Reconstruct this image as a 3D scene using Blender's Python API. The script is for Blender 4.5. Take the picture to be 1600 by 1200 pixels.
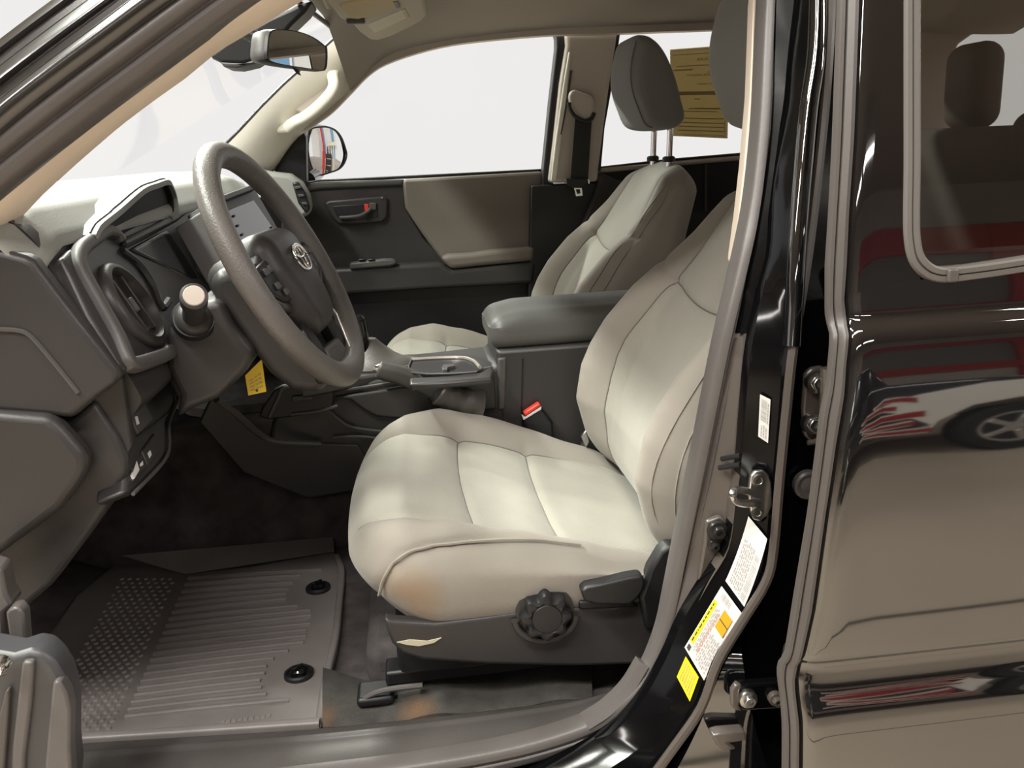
import bpy, bmesh, math, random
import numpy as np
from mathutils import Vector as V, Matrix

# ------------------------------------------------------------------ reset
for o in list(bpy.data.objects):
    bpy.data.objects.remove(o, do_unlink=True)
scene = bpy.context.scene
COL = scene.collection
R_ = math.radians
random.seed(7)

# ------------------------------------------------------------------ camera
# truck frame: +x to the rear, +y from driver side to passenger side, z up
FPX = 1400.0
CAM = V((0.0, 0.0, 1.42))
PITCH, YAW, ROLL = R_(15), R_(6), R_(3)
_f = V((math.sin(YAW) * math.cos(PITCH), math.cos(YAW) * math.cos(PITCH), -math.sin(PITCH)))
_r0 = V((math.cos(YAW), -math.sin(YAW), 0))
_u0 = _r0.cross(_f)
_r = _r0 * math.cos(ROLL) - _u0 * math.sin(ROLL)
_u = _u0 * math.cos(ROLL) + _r0 * math.sin(ROLL)
cd = bpy.data.cameras.new('camera')
cam = bpy.data.objects.new('camera', cd)
COL.objects.link(cam)
cd.sensor_width = 36.0
cd.lens = 36.0 * FPX / 1600.0
cd.clip_start = 0.02
cam.matrix_world = Matrix(((_r.x, _u.x, -_f.x, CAM.x), (_r.y, _u.y, -_f.y, CAM.y),
                           (_r.z, _u.z, -_f.z, CAM.z), (0, 0, 0, 1)))
scene.camera = cam

# ------------------------------------------------------------------ world, exposure
w = bpy.data.worlds.new('world')
scene.world = w
w.use_nodes = True
bg = w.node_tree.nodes['Background']
bg.inputs[0].default_value = (0.865, 0.850, 0.842, 1)
bg.inputs[1].default_value = 1.0
vs = scene.view_settings
vs.view_transform = 'Standard'
vs.look = 'None'
vs.exposure = 0.0
vs.gamma = 1.0
vs.use_curve_mapping = False

# ceiling lamps of the workshop: (x, y, z, length, power)
LAMP_ROWS = [   # x, y, z, length, power, runs along x or y, front colour?
    (-3.6, -1.1, 3.9, 2.4, 110, 'x', 0, 'over the left end of the open driver side'), (-.7, -1.1, 3.9, 2.4, 130, 'x', 0, 'straight above the open driver door'),
    (4.0, -1.1, 3.9, 2.4, 120, 'x', 0, 'above the truck bed side'), (7.2, -1.1, 3.9, 2.4, 90, 'x', 0, 'farthest along the driver side row'),
    (-1.75, .7, 3.9, 2.0, 215, 'y', 1, 'crosswise above the hood, driver half'), (-1.75, 2.9, 3.9, 2.0, 200, 'y', 1, 'crosswise above the hood, passenger half'),
    (-1.7, 5.2, 3.9, 2.4, 420, 'x', 1, 'beyond the passenger side'),
    (1.7, -5.6, 3.9, 2.4, 50, 'x', 0, 'over the flame-striped car'), (7.0, -5.6, 3.9, 2.4, 45, 'x', 0, 'over the right of the bay frame'), (-1.6, -5.6, 3.9, 2.4, 45, 'x', 0, 'over the empty bay behind the camera'),
]
LAMP_COL = (1.0, 0.945, 0.90)
LAMP_COL_FRONT = (0.98, 1.0, 0.90)

# ------------------------------------------------------------------ pixel measuring helpers (photo is 1600 x 1200)
def ray(px, py):
    return _f + _r * ((px - 800) / FPX) - _u * ((py - 600) / FPX)
def P(px, py, y):
    d = ray(px, py); return CAM + d * (y / d.y)
def PZ(px, py, z):
    d = ray(px, py); return CAM + d * ((z - CAM.z) / d.z)
def PX(px, py, x):
    d = ray(px, py); return CAM + d * (x / d.x)

# ------------------------------------------------------------------ materials
def lin(c):
    return tuple((x / 12.92 if x <= 0.04045 else ((x + 0.055) / 1.055) ** 2.4) for x in c)
def hexc(h):
    return lin(tuple(int(h[i:i + 2], 16) / 255 for i in (0, 2, 4)))
MATS = {}
def mat(name, col, rough=0.5, metal=0.0, bump=None, var=None, ior=1.5, sheen=0.0, coat=0.0, emit=None, weave=None):
    """col linear rgb; bump=(scale,strength); var=(scale,amount) mottled albedo; weave=(scale,strength) fabric ribs"""
    m = bpy.data.materials.new(name)
    m.use_nodes = True
    nt = m.node_tree; N = nt.nodes; L = nt.links
    b = N['Principled BSDF']
    b.inputs['Base Color'].default_value = (*col, 1)
    b.inputs['Roughness'].default_value = rough
    b.inputs['Metallic'].default_value = metal
    b.inputs['IOR'].default_value = ior
    if sheen:
        b.inputs['Sheen Weight'].default_value = sheen
        b.inputs['Sheen Roughness'].default_value = 0.4
    if coat:
        b.inputs['Coat Weight'].default_value = coat
    tc = N.new('ShaderNodeTexCoord')
    if var:
        n = N.new('ShaderNodeTexNoise'); n.inputs['Scale'].default_value = var[0]; n.inputs['Detail'].default_value = 4
        L.new(tc.outputs['Object'], n.inputs['Vector'])
        cr = N.new('ShaderNodeValToRGB')
        cr.color_ramp.elements[0].position = 0.3; cr.color_ramp.elements[1].position = 0.7
        a = var[1]
        c2 = var[2] if len(var) > 2 else tuple(x * (1 + a) for x in col)
        cr.color_ramp.elements[0].color = (*[x * (1 - a) for x in col], 1)
        cr.color_ramp.elements[1].color = (*c2, 1)
        L.new(n.outputs['Fac'], cr.inputs['Fac'])
        L.new(cr.outputs['Color'], b.inputs['Base Color'])
    last = None
    if bump:
        n = N.new('ShaderNodeTexNoise'); n.inputs['Scale'].default_value = bump[0]; n.inputs['Detail'].default_value = 3
        L.new(tc.outputs['Object'], n.inputs['Vector'])
        bp = N.new('ShaderNodeBump'); bp.inputs['Strength'].default_value = bump[1]; bp.inputs['Distance'].default_value = 0.002
        L.new(n.outputs['Fac'], bp.inputs['Height']); last = bp
    if weave:
        mp = N.new('ShaderNodeMapping'); mp.inputs['Rotation'].default_value = (0.3, 0.2, 0.8)
        L.new(tc.outputs['Object'], mp.inputs['Vector'])
        wv = N.new('ShaderNodeTexWave'); wv.inputs['Scale'].default_value = weave[0]
        wv.inputs['Distortion'].default_value = 1.5
        wv.inputs['Detail'].default_value = 1
        L.new(mp.outputs['Vector'], wv.inputs['Vector'])
        bp = N.new('ShaderNodeBump'); bp.inputs['Strength'].default_value = weave[1]; bp.inputs['Distance'].default_value = 0.002
        L.new(wv.outputs['Fac'], bp.inputs['Height'])
        if last: L.new(last.outputs['Normal'], bp.inputs['Normal'])
        last = bp
    if last: L.new(last.outputs['Normal'], b.inputs['Normal'])
    if emit:
        b.inputs['Emission Color'].default_value = (*emit[0], 1)
        b.inputs['Emission Strength'].default_value = emit[1]
    MATS[name] = m
    return m

mat('fabric', (.285, .263, .228), .85, bump=(900, .25), var=(5, .10), sheen=.25)
mat('fabric_insert', (.325, .313, .268), .85, bump=(900, .2), weave=(130, .18), var=(6, .08), sheen=.25)
mat('fabric_dirty', (.28, .255, .22), .85, bump=(900, .25), var=(9, .12, (.27, .20, .13)), sheen=.2)
mat('thread', (.17, .16, .135), .8)
mat('fabric_head', (.13, .135, .135), .9, bump=(900, .25), sheen=.25)
mat('plastic', (.034, .0315, .031), .42, bump=(500, .12), var=(7, .12))
mat('plastic_mid', (.068, .065, .062), .5, bump=(600, .15), var=(4, .08))
mat('plastic_pad', (.28, .285, .265), .55, bump=(500, .15), var=(4, .06))
mat('plastic_black', (.012, .012, .013), .45)
mat('gloss_black', (.008, .008, .009), .08)
mat('lens', (.012, .012, .014), .12)
mat('leather', (.13, .121, .113), .40, bump=(420, .35))
mat('cream', (.86, .83, .73), .55, bump=(400, .05))
mat('cream_pillar', (.80, .68, .56), .6, bump=(400, .05))
mat('headliner', (.36, .325, .285), .95, bump=(700, .2))
mat('pillar_grey', (.56, .50, .44), .6, bump=(500, .1))
mat('rubber', (.095, .086, .082), .36, bump=(300, .08), var=(9, .1))
mat('rubber_edge', (.075, .066, .061), .38, bump=(300, .05))
mat('rubber_mat', (.19, .173, .166), .42, bump=(350, .12), var=(6, .2))
mat('carpet', (.098, .086, .085), 1.0, bump=(700, 1.0), var=(25, .35))
mat('carpet_dirty', (.065, .062, .057), 1.0, bump=(700, 1.0), var=(40, .25))
mat('window_trim', (.13, .12, .11), .35)
mat('scuff', (.066, .060, .057), .36, bump=(400, .12), var=(8, .15))
mat('paint', (.004, .004, .0045), .035, ior=2.35)
mat('paint_jamb', (.0025, .0025, .003), .13, ior=1.36, bump=(60, .02))
mat('paint_flange', (.075, .062, .054), .3, ior=1.7)
mat('trim_silver', (.62, .57, .52), .28, metal=.7)
mat('chrome', (.82, .8, .78), .12, metal=1)
mat('steel', (.55, .54, .52), .3, metal=1, bump=(200, .1))
mat('bolt_black', (.03, .028, .027), .3, metal=.4)
mat('white_label', (.72, .71, .69), .5)
mat('print_dark', (.06, .06, .06), .6)
mat('print_grey', (.42, .41, .40), .6)
mat('print_red', (.62, .30, .24), .6)
mat('yellow', (.95, .80, .005), .5)
mat('orange', (.80, .36, .01), .5)
mat('yellow_tag', (.85, .60, .03), .5)
mat('print_brown', (.085, .06, .025), .7)
mat('red_button', (.75, .05, .03), .4)
mat('mirror', (.9, .9, .9), .01, metal=1)
mat('visor', (.46, .41, .33), .8, bump=(600, .15))
mat('visor_cover', (.44, .34, .18), .6)
mat('visor_label', (.52, .48, .36), .6)
mat('screen', (.02, .021, .02), .14, ior=1.6)
mat('grey_body', (.06, .06, .065), .4)
mat('silver_body', (.105, .098, .096), .4)
mat('belt', (.02, .02, .021), .7, weave=(200, .3))
mat('armrest_skin', (.105, .104, .098), .45, bump=(500, .15))
mat('fabric_rear', (.12, .11, .095), .9, bump=(900, .2))  # seat cloth darkened, the dimness behind tinted glass is in its colour
mat('paint_rail', (.018, .016, .015), .18, ior=1.9)
mat('cavity', (.004, .004, .005), .7)
mat('door_beige', (.155, .135, .115), .6, bump=(500, .1))
mat('fabric_rest', (.20, .198, .188), .88, bump=(900, .25), sheen=.2)
mat('lamp_glow', (1, 1, 1), .5, emit=((1.0, .95, .86), 8))

def glass_mat(name, tint, base, edge, rough=0.0):
    m = bpy.data.materials.new(name); m.use_nodes = True
    nt = m.node_tree; N = nt.nodes; L = nt.links
    for n in list(N):
        if n.type != 'OUTPUT_MATERIAL': N.remove(n)
    out = [n for n in N if n.type == 'OUTPUT_MATERIAL'][0]
    t = N.new('ShaderNodeBsdfTransparent'); t.inputs[0].default_value = (*tint, 1)
    g = N.new('ShaderNodeBsdfGlossy'); g.inputs['Roughness'].default_value = rough
    lw = N.new('ShaderNodeLayerWeight'); lw.inputs['Blend'].default_value = 0.5
    pw = N.new('ShaderNodeMath'); pw.operation = 'POWER'; pw.inputs[1].default_value = 5.0
    L.new(lw.outputs['Facing'], pw.inputs[0])
    fr = N.new('ShaderNodeMath'); fr.operation = 'MULTIPLY_ADD'; fr.inputs[1].default_value = edge; fr.inputs[2].default_value = base
    L.new(pw.outputs[0], fr.inputs[0])
    mx = N.new('ShaderNodeMixShader')
    L.new(fr.outputs[0], mx.inputs[0]); L.new(t.outputs[0], mx.inputs[1]); L.new(g.outputs[0], mx.inputs[2])
    L.new(mx.outputs[0], out.inputs['Surface'])
    MATS[name] = m
glass_mat('glass', (.998, .998, .998), .006, .15)
glass_mat('glass_tint', (.72, .71, .69), .11, .5)

def paper_mat(name, col, trans):
    m = bpy.data.materials.new(name); m.use_nodes = True
    nt = m.node_tree; N = nt.nodes; L = nt.links
    b = N['Principled BSDF']; b.inputs['Base Color'].default_value = (*col, 1); b.inputs['Roughness'].default_value = .8
    t = N.new('ShaderNodeBsdfTranslucent'); t.inputs[0].default_value = (*trans, 1)
    ad = N.new('ShaderNodeAddShader'); out = [n for n in N if n.type == 'OUTPUT_MATERIAL'][0]
    L.new(b.outputs[0], ad.inputs[0]); L.new(t.outputs[0], ad.inputs[1]); L.new(ad.outputs[0], out.inputs['Surface'])
    MATS[name] = m
paper_mat('sticker_tan', (.34, .29, .19), (.21, .18, .105))
paper_mat('sticker_tan_light', (.42, .37, .26), (.32, .28, .18))
paper_mat('print_brown_soft', (.22, .18, .10), (.15, .125, .07))
def stain(m, centre, radius, col):
    """a shaped dirt patch: noisy-edged blot around a spot of the cloth"""
    nt = MATS[m].node_tree; N = nt.nodes; L = nt.links; b = N['Principled BSDF']
    src = b.inputs['Base Color'].links[0].from_socket
    g = N.new('ShaderNodeNewGeometry'); d = N.new('ShaderNodeVectorMath'); d.operation = 'DISTANCE'; d.inputs[1].default_value = centre
    L.new(g.outputs['Position'], d.inputs[0])
    n = N.new('ShaderNodeTexNoise'); n.inputs['Scale'].default_value = 28; n.inputs['Detail'].default_value = 5
    L.new(g.outputs['Position'], n.inputs['Vector'])
    ma = N.new('ShaderNodeMath'); ma.operation = 'MULTIPLY_ADD'; ma.inputs[1].default_value = radius * 1.1; L.new(n.outputs['Fac'], ma.inputs[0]); L.new(d.outputs['Value'], ma.inputs[2])
    mr = N.new('ShaderNodeMapRange'); mr.inputs['From Min'].default_value = radius * .6; mr.inputs['From Max'].default_value = radius * 1.6; mr.inputs['To Min'].default_value = .75; mr.inputs['To Max'].default_value = 0
    L.new(ma.outputs[0], mr.inputs['Value'])
    mx = N.new('ShaderNodeMix'); mx.data_type = 'RGBA'; L.new(mr.outputs[0], mx.inputs['Factor']); L.new(src, mx.inputs[6]); mx.inputs[7].default_value = (*col, 1)
    L.new(mx.outputs[2], b.inputs['Base Color'])
mat('fabric_side', (.285, .263, .228), .85, bump=(900, .25), var=(5, .10), sheen=.25)
stain('fabric_side', (-.035, 1.03, .872), .055, (.26, .165, .085))

for _c in ((650, 1112), (497, 1126)):
    stain('carpet_dirty', tuple(PZ(*_c, .69)), .030, (.20, .11, .05))

# ------------------------------------------------------------------ mesh helpers
ROOTS = {}
def thing(name, label, cat, loc=(0, 0, 0), kind=None, group=None):
    o = bpy.data.objects.new(name, None)
    COL.objects.link(o)
    o.location = loc
    o.empty_display_size = 0.05
    tag(o, label, cat, kind, group)
    return o
def tag(o, label=None, cat=None, kind=None, group=None):
    if label: o['label'] = label
    if cat: o['category'] = cat
    if kind: o['kind'] = kind
    if group: o['group'] = group
    return o
def wloc(o):
    p = V((0, 0, 0))
    while o is not None:
        p = p + o.location; o = o.parent
    return p
def link(me, name, m, parent=None, smooth=True, bevel=0, sub=0, ang=40, label=None, segs=2):
    """mesh given in truck coordinates -> object whose origin is the mesh centre"""
    o = bpy.data.objects.new(name, me)
    COL.objects.link(o)
    n = len(me.vertices)
    co = np.empty(n * 3, 'f'); me.vertices.foreach_get('co', co); co = co.reshape(-1, 3)
    c = (co.min(0) + co.max(0)) / 2
    co -= c
    me.vertices.foreach_set('co', co.ravel())
    me.update()
    o.location = V(c.tolist())
    if parent is not None:
        o.parent = parent
        o.location = o.location - wloc(parent)
    if m is not None and not me.materials:
        me.materials.append(MATS[m] if isinstance(m, str) else m)
    if smooth:
        me.polygons.foreach_set('use_smooth', [True] * len(me.polygons))
        if not sub:
            try: me.set_sharp_from_angle(angle=R_(ang))
            except Exception: pass
    if bevel:
        md = o.modifiers.new('bevel', 'BEVEL'); md.width = bevel; md.segments = segs; md.limit_method = 'ANGLE'; md.angle_limit = R_(35)
        md.harden_normals = False
    if sub:
        md = o.modifiers.new('sub', 'SUBSURF'); md.levels = sub; md.render_levels = sub
    if label: o['label'] = label
    return o
def meshdata(verts, faces, name='m'):
    me = bpy.data.meshes.new(name)
    me.from_pydata([tuple(v) for v in verts], [], [tuple(f) for f in faces])
    bm = bmesh.new(); bm.from_mesh(me)
    bmesh.ops.recalc_face_normals(bm, faces=bm.faces)
    bm.to_mesh(me); bm.free()
    return me
def mk(name, verts, faces, m, parent=None, **k):
    return link(meshdata(verts, faces, name), name, m, parent, **k)
def cm(pts, n=6, closed=False):
    """Catmull-Rom through points (tuples of any length)"""
    pts = [np.array(p, float) for p in pts]
    out = []
    N = len(pts)
    segs = N if closed else N - 1
    for i in range(segs):
        if closed:
            p0, p1, p2, p3 = pts[(i - 1) % N], pts[i], pts[(i + 1) % N], pts[(i + 2) % N]
        else:
            p1, p2 = pts[i], pts[i + 1]
            p0 = pts[i - 1] if i else 2 * p1 - p2
            p3 = pts[i + 2] if i + 2 < N else 2 * p2 - p1
        for k in range(n):
            t = k / n
            out.append(0.5 * ((2 * p1) + (-p0 + p2) * t + (2 * p0 - 5 * p1 + 4 * p2 - p3) * t * t + (-p0 + 3 * p1 - 3 * p2 + p3) * t ** 3))
    if not closed: out.append(pts[-1])
    return out
def loft(sections, closed=True, caps=True):
    n = len(sections[0]); verts = []; faces = []
    for s in sections: verts += [tuple(p) for p in s]
    m = n if closed else n - 1
    for i in range(len(sections) - 1):
        for j in range(m):
            a = i * n + j; b = i * n + (j + 1) % n
            faces.append((a, b, b + n, a + n))
    if caps and closed:
        faces.append(tuple(range(n)))
        faces.append(tuple(range((len(sections) - 1) * n, len(sections) * n)))
    return verts, faces
def sweep(name, path, prof, m, parent=None, out=(0, -1, 0), scale=None, closed=False, caps=True, **k):
    """profile (a,b): a along side = tangent x out, b along out"""
    path = [V(p) for p in path]; secs = []
    N = len(path)
    for i, p in enumerate(path):
        if closed:
            t = (path[(i + 1) % N] - path[i - 1]).normalized()
        else:
            t = (path[min(i + 1, N - 1)] - path[max(i - 1, 0)]).normalized()
        o = V(out[i]) if isinstance(out, list) else V(out)
        s = t.cross(o).normalized(); o2 = s.cross(t).normalized()
        sc = scale[i] if scale else 1
        secs.append([p + s * (a * sc) + o2 * (b * sc) for a, b in prof])
    if closed: secs.append(secs[0]); caps = False
    v, f = loft(secs, True, caps)
    return mk(name, v, f, m, parent, **k)
def circ(r, n=12, ry=None, ph=0):
    ry = r if ry is None else ry
    return [(r * math.cos(2 * math.pi * i / n + ph), ry * math.sin(2 * math.pi * i / n + ph)) for i in range(n)]
def rrect(a, b, r, n=4):
    """rounded rectangle half sizes a, b"""
    out = []
    for cx, cy, s in ((a - r, b - r, 0), (-a + r, b - r, 1), (-a + r, -b + r, 2), (a - r, -b + r, 3)):
        for i in range(n + 1):
            t = math.pi / 2 * (s + i / n)
            out.append((cx + r * math.cos(t), cy + r * math.sin(t)))
    return out
def tube(name, path, r, m, parent=None, n=10, out=(0, -1, 0.01), **k):
    return sweep(name, path, circ(r, n), m, parent, out=out, **k)
def prism(name, pts, ext, m, parent=None, bevel=0.0, **k):
    """polygon (3d points) extruded by vector ext"""
    pts = [V(p) for p in pts]; e = V(ext); n = len(pts)
    v = pts + [p + e for p in pts]
    f = [tuple(range(n)), tuple(range(2 * n - 1, n - 1, -1))] + [(i, (i + 1) % n, n + (i + 1) % n, n + i) for i in range(n)]
    return mk(name, v, f, m, parent, bevel=bevel, **k)
def plate(name, pix, y, thick, m, parent=None, bevel=0.0, smooth_n=0, **k):
    """outline measured on the photo, standing in the plane Y=y (or y per point), extruded away from the camera"""
    pts = [P(*p[:2], p[2] if len(p) > 2 else y) for p in pix]
    if smooth_n: pts = [V(q) for q in cm([tuple(p) for p in pts], smooth_n, True)]
    return prism(name, pts, (0, thick, 0), m, parent, bevel, **k)
def frame(center, xax, yax):
    x = V(xax).normalized(); y = V(yax); y = (y - x * y.dot(x)).normalized(); z = x.cross(y)
    return Matrix(((x.x, y.x, z.x, center[0]), (x.y, y.y, z.y, center[1]), (x.z, y.z, z.z, center[2]), (0, 0, 0, 1)))
def box(name, c, s, m, parent=None, bevel=0.003, M=None, **k):
    """box of full size s, centred at c, or at c in frame M"""
    v = [V((c[0] + s[0] / 2 * a, c[1] + s[1] / 2 * b, c[2] + s[2] / 2 * d)) for a in (-1, 1) for b in (-1, 1) for d in (-1, 1)]
    if M: v = [M @ p for p in v]
    f = [(0, 1, 3, 2), (4, 6, 7, 5), (0, 4, 5, 1), (2, 3, 7, 6), (0, 2, 6, 4), (1, 5, 7, 3)]
    return mk(name, v, f, m, parent, bevel=bevel, **k)
def lathe(name, prof, M, m, parent=None, n=28, fn=None, **k):
    """profile (r, h) turned about M's z axis; fn(angle) scales radius"""
    secs = []
    for r, h in prof:
        secs.append([M @ V((r * (fn(2 * math.pi * i / n, r, h) if fn else 1) * math.cos(2 * math.pi * i / n),
                            r * (fn(2 * math.pi * i / n, r, h) if fn else 1) * math.sin(2 * math.pi * i / n), h)) for i in range(n)])
    v, f = loft(secs, True, True)
    return mk(name, v, f, m, parent, **k)
def grid(fn, us, vs_):
    verts = [tuple(fn(u, v)) for u in us for v in vs_]
    n = len(vs_)
    faces = [(i * n + j, i * n + j + 1, (i + 1) * n + j + 1, (i + 1) * n + j) for i in range(len(us) - 1) for j in range(n - 1)]
    return verts, faces
def sheet(name, fn, us, vs_, m, parent=None, thick=None, **k):
    """surface with real thickness: thick is a vector added for the back side"""
    if thick is None:
        v, f = grid(fn, us, vs_); return mk(name, v, f, m, parent, **k)
    v, f = grid(fn, us, vs_); N = len(v); t = V(thick)
    v2 = v + [tuple(V(p) + t) for p in v]
    f2 = f + [tuple(N + i for i in reversed(q)) for q in f]
    nu, nv = len(us), len(vs_)
    edge = [i * nv for i in range(nu)] + [(nu - 1) * nv + j for j in range(1, nv)] + [i * nv + nv - 1 for i in range(nu - 2, -1, -1)] + [j for j in range(nv - 2, 0, -1)]
    for a, b in zip(edge, edge[1:] + edge[:1]): f2.append((a, b, b + N, a + N))
    return mk(name, v2, f2, m, parent, **k)
def lerp_table(tab, x):
    xs = [t[0] for t in tab]; ys = [t[1] for t in tab]
    return np.interp(x, xs, ys)
def sstep(a, b, x):
    t = np.clip((np.asarray(x, float) - a) / (b - a), 0, 1)
    return t * t * (3 - 2 * t)
def softbox(lo, hi, r, res, breaks=((), (), ())):
    """rounded box: verts (n,3), quads, and the unrounded verts; radius r, about res metres per cell, grid lines on the breaks"""
    lo = np.array(lo, float); hi = np.array(hi, float)
    axs = []
    for k in range(3):
        st = [lo[k]] + sorted(breaks[k]) + [hi[k]]; c = []
        for a, b in zip(st[:-1], st[1:]):
            m = max(1 if len(st) > 2 else 2, int(math.ceil((b - a) / res)))
            c += list(np.linspace(a, b, m, endpoint=False))
        axs.append(c + [hi[k]])
    n = [len(c) - 1 for c in axs]
    idx = {}; V_ = []; F_ = []
    def vid(i, j, k):
        key = (i, j, k)
        if key not in idx:
            idx[key] = len(V_); V_.append((axs[0][i], axs[1][j], axs[2][k]))
        return idx[key]
    def face(ax, side):
        a, b = [q for q in range(3) if q != ax]
        for i in range(n[a]):
            for j in range(n[b]):
                q = []
                for di, dj in ((0, 0), (1, 0), (1, 1), (0, 1)):
                    c = [0, 0, 0]; c[ax] = side * n[ax]; c[a] = i + di; c[b] = j + dj
                    q.append(vid(*c))
                F_.append(q)
    for ax in range(3):
        for side in (0, 1): face(ax, side)
    v = np.array(V_)
    softbox.raw = v.copy()
    q = np.clip(v, lo + r, hi - r)
    d = v - q
    ln = np.linalg.norm(d, axis=1, keepdims=True); ln[ln == 0] = 1
    v = q + d / ln * np.minimum(r, ln * 10)
    return v, F_
def seg_dist(pts2, poly):
    d = np.full(len(pts2), 1e9)
    for a, b in zip(poly[:-1], poly[1:]):
        a = np.array(a); b = np.array(b); ab = b - a
        t = np.clip(((pts2 - a) @ ab) / (ab @ ab), 0, 1)
        d = np.minimum(d, np.linalg.norm(pts2 - a - t[:, None] * ab, axis=1))
    return d
def text_mesh(s, size):
    c = bpy.data.curves.new('t', 'FONT'); c.body = s; c.size = size; c.align_x = 'CENTER'; c.align_y = 'CENTER'
    o = bpy.data.objects.new('t', c); COL.objects.link(o)
    me = bpy.data.meshes.new_from_object(o)
    v = [tuple(p.co) for p in me.vertices]; f = [tuple(q.vertices) for q in me.polygons]
    bpy.data.objects.remove(o); bpy.data.curves.remove(c); bpy.data.meshes.remove(me)
    return v, f
def text(name, s, size, M, m, parent=None, sx=1.0, **k):
    v, f = text_mesh(s, size)
    return mk(name, [M @ V((p[0] * sx, p[1], p[2])) for p in v], f, m, parent, smooth=False, **k)
def lines(name, rects, M, m, parent=None, h=0.0004):
    """flat printed bars in frame M: rects (x0,y0,x1,y1)"""
    v = []; f = []
    for x0, y0, x1, y1 in rects:
        n = len(v)
        v += [M @ V((x0, y0, h)), M @ V((x1, y0, h)), M @ V((x1, y1, h)), M @ V((x0, y1, h))]
        f.append((n, n + 1, n + 2, n + 3))
    return mk(name, v, f, m, parent, smooth=False)

# =================================================================== WORKSHOP AROUND THE TRUCK
mat('shop_floor', (.50, .42, .33), .45, var=(.35, .22), bump=(20, .05))
mat('floor_joint', (.05, .042, .034), .8)
mat('shop_wall', (.42, .37, .33), .9, var=(.8, .08))
mat('shop_ceiling', (.34, .30, .27), .9)
mat('red_steel', (.36, .018, .022), .45)
mat('lamp_housing', (.75, .74, .72), .5)
mat('window_dark', (.15, .135, .115), .5)

box('ground', (0, .5, -.05), (34, 23, .1), 'shop_floor', bevel=0)
tag(bpy.data.objects['ground'], 'brown-grey sealed concrete workshop floor', 'floor', 'structure')
GR = bpy.data.objects['ground']
for x0, y0, x1, y1 in ((-15, -.76, 15, -.74), (-15, -4.3, 15, -4.28)):
    box('floor_joint', ((x0 + x1) / 2, (y0 + y1) / 2, .0012), (x1 - x0, .018, .002), 'floor_joint', GR, bevel=0)
wl = box('wall_back', (0, -9.1, 2.2), (34, .2, 4.4), 'shop_wall', bevel=0)
tag(wl, 'grey workshop wall opposite the open driver side', 'wall', 'structure')
cl = box('ceiling', (0, -1.4, 4.45), (34, 15.6, .1), 'shop_ceiling', bevel=0)
tag(cl, 'dark workshop ceiling above the bays', 'ceiling', 'structure')
# red steel frame of a bay window on the wall
fr = thing('bay_frame', 'red steel bay frame on the workshop wall, mirrored in the black door', 'frame', (4.6, -8.9, 0))
for nm, c, s in (('header', (4.6, -8.95, 3.3), (7.4, .12, .45)), ('post', (1.1, -8.95, 1.6), (.32, .14, 3.2)), ('post', (8.0, -8.95, 1.75), (1.5, .14, 3.5)),
                 ('rail', (4.6, -8.95, 1.7), (7.4, .12, .34))):
    box(nm, c, s, 'red_steel', fr, .01)
box('panel', (4.4, -8.99, 2.45), (6.2, .04, 1.2), 'window_dark', fr, .002)
# ceiling lamps
for i, (x, y, z, ln, pw, ori, fc_, where) in enumerate(LAMP_ROWS):
    t = thing('ceiling_lamp', 'long workshop tube lamp ' + where, 'lamp', (x, y, z), group='workshop tube lamps')
    sx, sy = (ln, .26) if ori == 'x' else (.26, ln)
    box('housing', (x, y, z + .05), (sx + .1, sy + .08, .07), 'lamp_housing', t, .01)
    for dd_ in (-ln / 2 + .2, ln / 2 - .2):
        hx, hy = (dd_, 0) if ori == 'x' else (0, dd_)
        tube('hanger', [(x + hx, y + hy, z + .08), (x + hx, y + hy, 4.42)], .008, 'steel', t, n=6, out=(0, 1, 0))
    ld = bpy.data.lights.new('lamp_light', 'AREA'); ld.shape = 'RECTANGLE'; ld.size = sx; ld.size_y = sy
    ld.energy = pw; ld.color = LAMP_COL_FRONT if fc_ else LAMP_COL
    lo = bpy.data.objects.new('lamp_light', ld); COL.objects.link(lo); lo.parent = t; lo.location = (0, 0, .005)

# =================================================================== CAB SHELL
YC = 1.67
def shell(name, label, cat, loc=(0, 0, 0)):
    return thing(name, label, cat, loc, 'structure')

# ---- cab floor: carpet, toe board, tunnel
fl = shell('floor', 'black carpeted cab floor with toe board', 'floor', (0, 1.7, .66))
sheet('carpet', lambda x, y: (x, y, .672 + .42 * float(sstep(-.66, -1.05, x)) * 1.0 + .012 * math.sin(x * 9 + y * 5) * .3),
      list(np.linspace(-1.1, .62, 44)), list(np.linspace(1.02, 2.42, 30)), 'carpet', fl, thick=(0, 0, -.03))
def tun(x, s):
    yy = 1.755 + s * .105
    h = .68 + .24 * (1 - abs(s) ** 5.0)
    return (x, yy, h + .18 * float(sstep(-.55, -1.0, x)))
sheet('tunnel_carpet', tun, list(np.linspace(-1.05, .6, 20)), list(np.linspace(-1, 1, 21)), 'carpet', fl, thick=(0, 0, -.02))
# carpet lump and dirty patch between mat and sill, in front of the seat rail
def carp(u, v):
    px = 505 + 420 * u; yb = 1138 - 48 * u
    yt = 1045 + 14 * math.sin(u * 5)
    q = PZ(px, yb + (yt - yb) * v, .69)
    return (q.x, q.y, .687 + .010 * math.sin(math.pi * v) * (1 - u * .4) + .006 * math.sin(u * 14 + 2))
sheet('worn_carpet', carp, list(np.linspace(0, 1, 26)), list(np.linspace(0, 1, 8)), 'carpet_dirty', fl, thick=(0, 0, -.02))
box('seat_riser', (.2, 1.36, .70), (.62, .42, .07), 'carpet', fl, .02)
box('firewall', (-1.1, 1.7, 1.02), (.03, 1.5, .75), 'carpet', fl, .0)
box('underbody', (.3, 1.7, .60), (2.9, 1.5, .06), 'plastic_black', fl, 0)

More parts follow.
